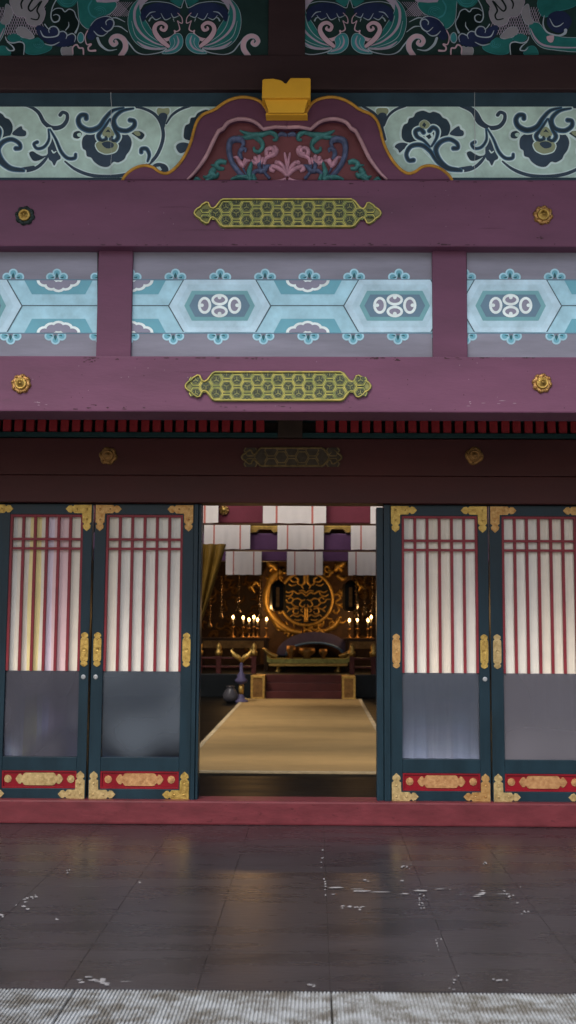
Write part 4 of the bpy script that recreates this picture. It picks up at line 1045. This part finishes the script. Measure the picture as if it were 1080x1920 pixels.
# stage, steps and their boxes
ys = 9.75
zs = Z(1264, ys + .55)
boxobj('stage', -4.0, 4.0, ys + .5, 14.0, ZH, zs, MATS['hall_black'], B, .01)
t = empty('altar_steps', (AXX, ys, ZH))
tag(t, 'short flight of red lacquered steps at the far end of the rug', 'steps')
sx0, sx1 = X(497, 1300, ys), X(641, 1300, ys)
for i in range(3):
    h = (zs - ZH) / 3
    boxobj('tread', sx0 - AXX, sx1 - AXX, .15 * i + .02, .15 * (i + 1) + .02, 0 + .001, h * (i + 1) + .004, MATS['altar_red'], t, .008)
for a, b, side in ((470, 497, 'left'), (640.5, 667, 'right')):
    xa, xb = X(a, 1300, ys), X(b, 1300, ys); z0, z1 = ZH + .001, Z(1267, ys)
    e = empty('gilt_box', ((xa + xb) / 2, ys, z0)); hw = (xb - xa) / 2 - .004; H = z1 - z0
    tag(e, 'tan square box with a gilt frame standing %s of the altar steps' % side, 'box')
    boxobj('panel', -hw + .012, hw - .012, -.045, .40, .0, H - .012, MATS['hall_brown'] if 0 else MATS['hall_gold_dim'], e, .003)
    bm = bmesh.new()
    box(bm, -hw, -hw + .035, -.06, .42, 0, H, .004); box(bm, hw - .035, hw, -.06, .42, 0, H, .004); box(bm, -hw + .035, hw - .035, -.06, .42, H - .035, H, .004); box(bm, -hw + .035, hw - .035, -.06, -.044, 0, .035, .004)
    obj('gilt_frame', bm, MATS['hall_gold'], e)

# altar table with curled gilt ends
Yt = 11.0
q = lambda px, py, Y=Yt: P(px, py, Y)
t = empty('altar_table', (AXX, Yt, zs)); tag(t, 'low gilt altar table with upturned ends under the purple arch', 'table')
def loc(e, bm_pts): return bm_pts
def part(name, bm, m, e, smooth=False):
    bmesh.ops.translate(bm, verts=bm.verts, vec=-Vector(e.location)); return obj(name, bm, MATS[m], e, smooth)
bm = bmesh.new(); prism(bm, [(500, 1229), (506, 1236), (650, 1236), (657, 1229), (655, 1241), (648, 1244), (508, 1244), (501, 1241)], Yt - .02, Yt + .6, Yt, .006); part('table_top', bm, 'table_gilt', t)
bm = bmesh.new(); prism(bm, [(503, 1244.5), (653, 1244.5), (651, 1249), (505, 1249)], Yt - .03, Yt + .6, Yt, .004); part('gilt_apron', bm, 'hall_gold', t)
for s in (-1, 1):
    bm = bmesh.new(); f = lambda x, y: (578 + s * (x - 578), y)
    relief(bm, [f(520, 1231), f(506, 1226), f(497, 1218), (f(492, 1217))], (7, 8, 6, 3), .05, Yt, Yt - .03); part('curled_end', bm, 'hall_gold', t, True)
for px in (521, 634):
    for dy in (0, .5):
        bm = bmesh.new(); c = q(px, 1250); zz = c.z - zs
        lathe(bm, [(.05, 0), (.07, .012), (.03, .03), (.022, zz * .5), (.035, zz * .8), (.05, zz)], 14, 'Z', (c.x, Yt + .06 + dy, zs + .001)); part('leg', bm, 'hall_gold', t, True)
# vessels on the table
for px, h, r, lab in ((545, 24, 9, 'squat gilt bowl left of centre on the altar table'), (575, 20, 16, 'wide gilt offering dish in the middle of the altar table'), (606, 18, 8, 'small gilt cup right of centre on the altar table')):
    c = q(px, 1229.2); k = .0091
    bm = bmesh.new(); lathe(bm, [(r * k * .5, 0), (r * k * .35, h * k * .2), (r * k, h * k * .6), (r * k * .9, h * k), (r * k * .7, h * k * .9)], 18, 'Z')
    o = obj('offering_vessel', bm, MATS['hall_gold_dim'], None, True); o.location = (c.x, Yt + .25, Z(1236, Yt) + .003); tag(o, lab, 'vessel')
# purple arch standing behind the vessels
Ya = 11.75
e = empty('arched_stand', (AXX, Ya, zs)); tag(e, 'purple arched stand with a pale blue inner edge behind the gilt altar table', 'arch')
def arc_pts(c, rx, ry, n=18, a0=PI, a1=2 * PI): return [(c[0] + rx * math.cos(a0 + (a1 - a0) * i / n), c[1] + ry * math.sin(a0 + (a1 - a0) * i / n)) for i in range(n + 1)]
bm = bmesh.new(); o_ = arc_pts((590, 1229), 72, 44); i_ = arc_pts((590, 1229), 56, 25); prism(bm, o_ + i_[::-1], Ya, Ya + .5, Ya, .012); part('arch', bm, 'altar_purple', e)
bm = bmesh.new(); relief(bm, arc_pts((590, 1229), 54, 24), 5, .03, Ya, Ya + .02, n=1); part('blue_piping', bm, 'altar_blue', e, True)
bm = bmesh.new()
for px in (526, 654):
    c = P(px, 1229, Ya); box(bm, c.x - .09, c.x + .09, Ya + .02, Ya + .46, zs, c.z - .002, .006)
part('pier', bm, 'hall_black', e)

# carved disc on its gilt cloud screen
Yd = 12.4
sc = empty('carved_screen', (AXX, Yd + .2, zs)); tag(sc, 'tall brown screen carved with gilt clouds, standing behind the round openwork disc', 'screen')
bm = bmesh.new(); prism(bm, [(488, 1245), (486, 1090), (500, 1060), (520, 1048), (640, 1048), (662, 1070), (664, 1245)], Yd + .16, Yd + .24, Yd + .16, .01); part('board', bm, 'hall_brown', sc)
random.seed(11)
bm = bmesh.new()
relief(bm, [(528, 1070), (512, 1082), (504, 1100), (500, 1118), (502, 1138), (512, 1156), (526, 1170), (545, 1182), (566, 1186)], (14, 18, 14, 16, 13, 16, 14, 12, 8), .09, Yd + .16, Yd + .16)
for _ in range(46):
    a = random.uniform(0, 2 * PI); rr = random.uniform(52, 84); x, y = 574 + rr * 1.0 * math.cos(a), 1122 + rr * .9 * math.sin(a)
    if not (494 < x < 656 and 1056 < y < 1200): continue
    s = random.uniform(5, 10); d = random.uniform(0, 6)
    relief(bm, [(x + s * 1.3 * math.cos(d), y + s * 1.3 * math.sin(d)), (x + s * math.cos(d + 1), y + s * math.sin(d + 1)), (x + s * .8 * math.cos(d + 2.2), y + s * .8 * math.sin(d + 2.2)), (x + s * .5 * math.cos(d + 3.6), y + s * .5 * math.sin(d + 3.6)), (x + s * .2 * math.cos(d + 5), y + s * .2 * math.sin(d + 5))], (2, 5, 5, 4, 3), .05, Yd + .16, Yd + .16, n=4, k=4)
for sx in (-1, 1):
    f = lambda x, y: (574 + sx * (x - 574), y)
    for p_, w_ in (([(500, 1050), (506, 1058), (514, 1062), (520, 1072)], (4, 12, 13, 5)), ([(506, 1072), (512, 1064), (520, 1058)], (5, 10, 3)), ([(488, 1100), (480, 1092), (474, 1100)], (4, 6, 2)), ([(478, 1112), (471, 1100), (466, 1104)], (3, 6, 2)), ([(516, 1078), (506, 1086), (498, 1082)], (8, 9, 3)), ([(512, 1160), (522, 1174), (540, 1184)], (8, 12, 6))):
        relief(bm, [f(*z_) for z_ in p_], w_, .07, Yd + .16, Yd + .15, n=5, k=5)
part('cloud_carving', bm, 'hall_gold', sc, True)
rb = random.Random(3)
for i, (px, py0, py1) in enumerate(((393, 1080, 1168), (414, 1080, 1150), (447, 1080, 1140), (489, 1080, 1150), (668, 1085, 1150), (684, 1082, 1146), (699, 1082, 1140))):
    c = P(px, py1, 11.0); e = empty('bead_string', tuple(c))
    tag(e, ('gilt bead string hanging in the dark hall, ' + ('nearest the gold curtain', 'second from the gold curtain', 'above the left candles', 'beside the left lantern', 'beside the right lantern', 'above the right candles', 'nearest the right door jamb')[i]), 'hanging ornament', 'gilt bead strings in the hall')
    bm = bmesh.new(); H = 3.299 - c.z; tube(bm, [(0, 0, .02), (0, 0, H)], .004, 5); obj('cord', bm, MATS['hall_black'], e)
    bm = bmesh.new(); zz = .0; top = P(px, py0, 11.0).z - c.z
    while zz < top:
        r_ = rb.uniform(.012, .028); lathe(bm, [(.002, zz), (r_, zz + r_), (r_, zz + 1.3 * r_), (.002, zz + 2.2 * r_)], 8, 'Z'); zz += r_ * 2.15
    lathe(bm, [(.03, -.09), (.045, -.06), (.02, .0), (.003, .01)], 8, 'Z')
    obj('beads', bm, MATS['hall_gold_dim'], e, True)
dk = empty('openwork_disc', (X(574, 1122, Yd), Yd, Z(1122, Yd))); tag(dk, 'large round dark disc with gilt openwork scrolls in front of the carved screen', 'disc')
bm = bmesh.new(); k = (Yd + 7.2) / F; lathe(bm, [(50 * k, -.10), (50 * k, -.02), (46 * k, 0), (.01, 0)], 48, 'Y', tuple(dk.location)); part('drum_face', bm, 'hall_black', dk)
bm = bmesh.new(); lathe(bm, [(52 * k, -.1), (52.5 * k, .02), (50 * k, .035), (47.5 * k, .02), (47 * k, -.01)], 48, 'Y', tuple(dk.location)); part('gilt_rim', bm, 'hall_gold', dk, True)
bm = bmesh.new()
for s in (-1, 1):
    f = lambda x, y: (574 + s * x, 1122 + y)
    for p_, w_ in (([(0, -4), (8, -11), (16, -9), (24, -14), (33, -11), (40, -15)], (2, 3, 2.6, 2.6, 1.5)), ([(0, -10), (6, -15), (14, -14)], (2, 2.6, 1.4)), ([(3, -45), (3, -30), (8, -24), (5, -18)], (4, 4.5, 3, 1.4)), ([(8, -24), (15, -28), (15, -36), (21, -40)], (2, 3, 3.4, 2)), ([(15, -32), (24, -31), (30, -36)], (2, 3, 2)),
                   ([(18, -26), (27, -24), (33, -28)], (2, 2.8, 1.4)), ([(24, -14), (28, -6), (36, -4), (42, -8)], (2, 2.6, 2.4, 1)), ([(34, 2), (29, -2), (24, 2), (28, 8), (35, 7), (38, 2), (46, 2)], (1.6, 2.4, 2.6, 2.6, 2.4, 2, 1)), ([(24, 2), (15, 0), (8, 4), (2, 2)], (2, 2.6, 2.6, 1.4)), ([(8, 4), (12, 12), (6, 16), (2, 11)], (2, 2.6, 2.4, 1.2)),
                   ([(28, 8), (22, 14), (14, 16)], (2, 2.6, 1.4)), ([(14, 20), (22, 18), (30, 20), (38, 14)], (1.6, 3, 2.8, 1.2)), ([(30, 20), (36, 26)], (2.4, 1)), ([(22, 18), (24, 26), (17, 29), (14, 24)], (2, 2.6, 2.4, 1.2)), ([(2, 16), (2, 44)], (2.4, 3.6)), ([(2, 36), (9, 31), (17, 34), (25, 31), (30, 35)], (2, 2.6, 2.6, 2.4, 1)), ([(6, 26), (10, 22), (6, 19)], (2, 2.4, 1)), ([(9, 40), (17, 41), (22, 39)], (1.6, 2.4, 1))):
        relief(bm, [f(*z_) for z_ in p_], [q_ * 1.12 for q_ in w_], .02, Yd, Yd - .001, n=5, k=4)
part('gilt_scrolls', bm, 'hall_gold', dk, True)

# dark hanging lanterns
lm = []
for i, (px, side) in enumerate(((521, 'left'), (657, 'right'))):
    c = P(px, 1146, 11.2); e = empty('hanging_lantern', tuple(c)); k = .0092
    tag(e, 'dark hanging lantern with a gilt centre strip, %s of the round disc' % side, 'lantern', 'hanging lanterns beside the disc')
    bm = bmesh.new(); lathe(bm, [(8 * k, 0), (14 * k, 4 * k), (15 * k, 10 * k), (15 * k, 44 * k), (13 * k, 50 * k), (6 * k, 56 * k), (2 * k, 58 * k)], 8, 'Z'); obj('body', bm, MATS['hall_black'], e)
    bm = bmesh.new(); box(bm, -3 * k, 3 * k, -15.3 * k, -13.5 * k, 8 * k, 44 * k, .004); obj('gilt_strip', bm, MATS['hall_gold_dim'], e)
    bm = bmesh.new(); tube(bm, [(0, 0, 57 * k), (0, 0, 3.29 - c.z)], .008); obj('chain', bm, MATS['hall_black'], e)

# side tables and candles
def side_table(px0, px1, Y, pyt, side):
    a, b = X(px0, pyt, Y), X(px1, pyt, Y); zt_ = Z(pyt, Y); e = empty('side_table', ((a + b) / 2, Y, zs)); hw = (b - a) / 2; H = zt_ - zs
    tag(e, 'dark side table carrying the candles %s of the altar' % side, 'table')
    boxobj('table_top', -hw, hw, -.18, .22, H - .05, H, MATS['hall_brown'], e, .006)
    for sx in (-1, 1):
        for sy in (-.14, .18): boxobj('leg', sx * (hw - .06) - .03, sx * (hw - .06) + .03, sy - .03, sy + .03, 0.001, H - .051, MATS['hall_brown'], e, .004)
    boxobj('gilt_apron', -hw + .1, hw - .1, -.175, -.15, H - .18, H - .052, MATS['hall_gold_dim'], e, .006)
    return zt_
ztl = side_table(372, 506, 11.6, 1196, 'left'); ztr = side_table(644, 740, 11.6, 1196, 'right')
def candle(px, py, lab, n):
    Y = 11.55; k = .0094; c = P(px, py, Y); zb_ = ztl if px < 560 else ztr
    e = empty('candlestick', (c.x, Y, zb_ + .001)); H = c.z - zb_
    tag(e, lab, 'candle', 'lit candles flanking the altar')
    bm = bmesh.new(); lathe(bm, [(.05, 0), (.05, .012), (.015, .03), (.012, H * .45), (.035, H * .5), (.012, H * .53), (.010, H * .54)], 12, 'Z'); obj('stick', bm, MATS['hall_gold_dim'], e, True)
    bm = bmesh.new(); lathe(bm, [(.014, H * .54), (.014, H - .05), (.004, H - .045)], 10, 'Z'); obj('wax', bm, MATS['wax'], e, True)
    bm = bmesh.new(); lathe(bm, [(.006, H - .042), (.016, H - .024), (.021, H - .008), (.011, H + .010), (.002, H + .022)], 10, 'Z'); obj('flame', bm, MATS['flame'], e, True)
    L = bpy.data.lights.new('candle_light', 'POINT'); L.energy = 1.7; L.color = (1, .55, .2); L.shadow_soft_size = .03
    lo = bpy.data.objects.new('candle_light', L); link(lo, e); lo.location = (0, -.05, H + .14)
for n, (px, py, lab) in enumerate(((437, 1156, 'lit candle farthest left on the left side table'), (456, 1157, 'second lit candle from the left end of the left side table'), (467, 1161, 'short lit candle, third from the left on the left side table'),
        (476, 1156, 'tall lit candle, fourth from the left on the left side table'), (483, 1161, 'short lit candle, fifth from the left on the left side table'), (500, 1160, 'lit candle at the right end of the left side table by the disc'),
        (655, 1162, 'lit candle nearest the disc on the right side table'), (670, 1161, 'second lit candle from the left on the right side table'), (690, 1162, 'third lit candle from the left on the right side table'), (696, 1156, 'lit candle farthest right beside the right door jamb'))):
    candle(px, py, lab, n)

# railings on the stage edge
for pxs, side in (((374, 410, 476), 'left'), ((660, 700, 740), 'right')):
    Yr = 10.4; e = empty('railing', (X(pxs[1], 1240, Yr), Yr, zs)); tag(e, 'dark red railing with gilt capped posts along the stage edge, %s of the steps' % side, 'railing')
    xs = [X(p, 1240, Yr) - e.location.x for p in pxs]
    zc = Z(1232, Yr) - zs
    bm = bmesh.new()
    for zz in (zc - .02, zc - .16): box(bm, xs[0] - .3 if side == 'left' else xs[0], xs[-1] + (.3 if side == 'right' else 0), -.022, .022, zz - .016, zz + .016, .005)
    obj('rails', bm, MATS['altar_red'], e)
    for x in xs:
        boxobj('post', x - .04, x + .04, -.04, .04, .001, zc + .08, MATS['altar_red'], e, .005)
        bm = bmesh.new(); lathe(bm, [(.055, zc + .02), (.058, zc + .09), (.03, zc + .11), (.05, zc + .15), (.03, zc + .2), (.003, zc + .23)], 14, 'Z', (x, 0, 0)); obj('gilt_cap', bm, MATS['hall_gold'], e, True)

# branching gilt stand, left of the steps, and a jar beside it
Yv = 9.0; c = P(452, 1306, Yv); e = empty('ritual_stand', (c.x, Yv, ZH)); k = (Yv + 7.2) / F
tag(e, 'tall violet and gilt ritual stand with two curling branches left of the rug', 'stand')
bm = bmesh.new(); lathe(bm, [(13 * k, .001), (14 * k, 4 * k), (7 * k, 8 * k), (3.5 * k, 18 * k), (4 * k, 34 * k), (11 * k, 38 * k), (12 * k, 42 * k), (7 * k, 47 * k), (8 * k, 51 * k), (3.5 * k, 56 * k), (2.6 * k, 78 * k), (1.5 * k, 84 * k)], 20, 'Z'); obj('stem', bm, MATS['altar_purple'], e, True)
bm = bmesh.new(); lathe(bm, [(4.2 * k, 16 * k), (5.2 * k, 26 * k), (4.4 * k, 34 * k)], 16, 'Z', (0, 0, 0)); obj('gilt_collar', bm, MATS['hall_gold'], e, True)
for s in (-1, 1):
    bm = bmesh.new(); tube(bm, [(0, 0, 76 * k), (s * 6 * k, -.02, 84 * k), (s * 13 * k, -.03, 88 * k), (s * 19 * k, -.02, 96 * k), (s * 16 * k, 0, 100 * k)], [.03, .04, .035, .02, .008]); obj('gilt_branch', bm, MATS['hall_gold'], e, True)
bm = bmesh.new(); lathe(bm, [(.06, .001), (.11, .05), (.12, .12), (.07, .2), (.05, .23), (.07, .25)], 18, 'Z'); o = obj('porcelain_jar', bm, MATS['porcelain'], None, True)
c = floor_pt(432, 1318, ZH); o.location = (c.x, c.y, ZH); tag(o, 'small pale porcelain jar on the floor beside the ritual stand', 'jar')

# gold curtain gathered at the upper left
bm = bmesh.new(); Yc = 2.6; n = 24; pv = None
for i in range(n + 1):
    u = i / n
    top = P(345 + 78 * u, 1020, Yc); bot = P(345 + 78 * u * .22 + 10, 1200 - 20 * u, Yc)
    dy = .03 * math.sin(u * 26)
    cur = [bm.verts.new((top.x + (bot.x - top.x) * (j / 6) ** 1.1, Yc + dy, top.z + (bot.z - top.z) * j / 6)) for j in range(7)]
    if pv:
        for j in range(6): bm.faces.new((pv[j], cur[j], cur[j + 1], pv[j + 1]))
    pv = cur
o = obj('gold_curtain', bm, MATS['curtain_gold'], None, True); sol = o.modifiers.new('thick', 'SOLIDIFY'); sol.thickness = .004
tag(o, 'gold curtain gathered aside behind the left door jamb', 'curtain')

# gilt carving on the back wall
random.seed(5)
for lo_, hi_ in ((385, 500), (645, 720)):
    bm = bmesh.new()
    for _ in range(60):
        px = random.uniform(lo_, hi_); py = random.uniform(1075, 1215)
        s = random.uniform(5, 11); d = random.uniform(0, 6)
        relief(bm, [(px + s * 1.5 * math.cos(d), py + s * 1.5 * math.sin(d)), (px + s * math.cos(d + 1), py + s * math.sin(d + 1)), (px + s * .8 * math.cos(d + 2.2), py + s * .8 * math.sin(d + 2.2)), (px + s * .4 * math.cos(d + 4), py + s * .4 * math.sin(d + 4))], (2, 5, 5, 3), .05, 13.99, 13.99, n=3, k=4)
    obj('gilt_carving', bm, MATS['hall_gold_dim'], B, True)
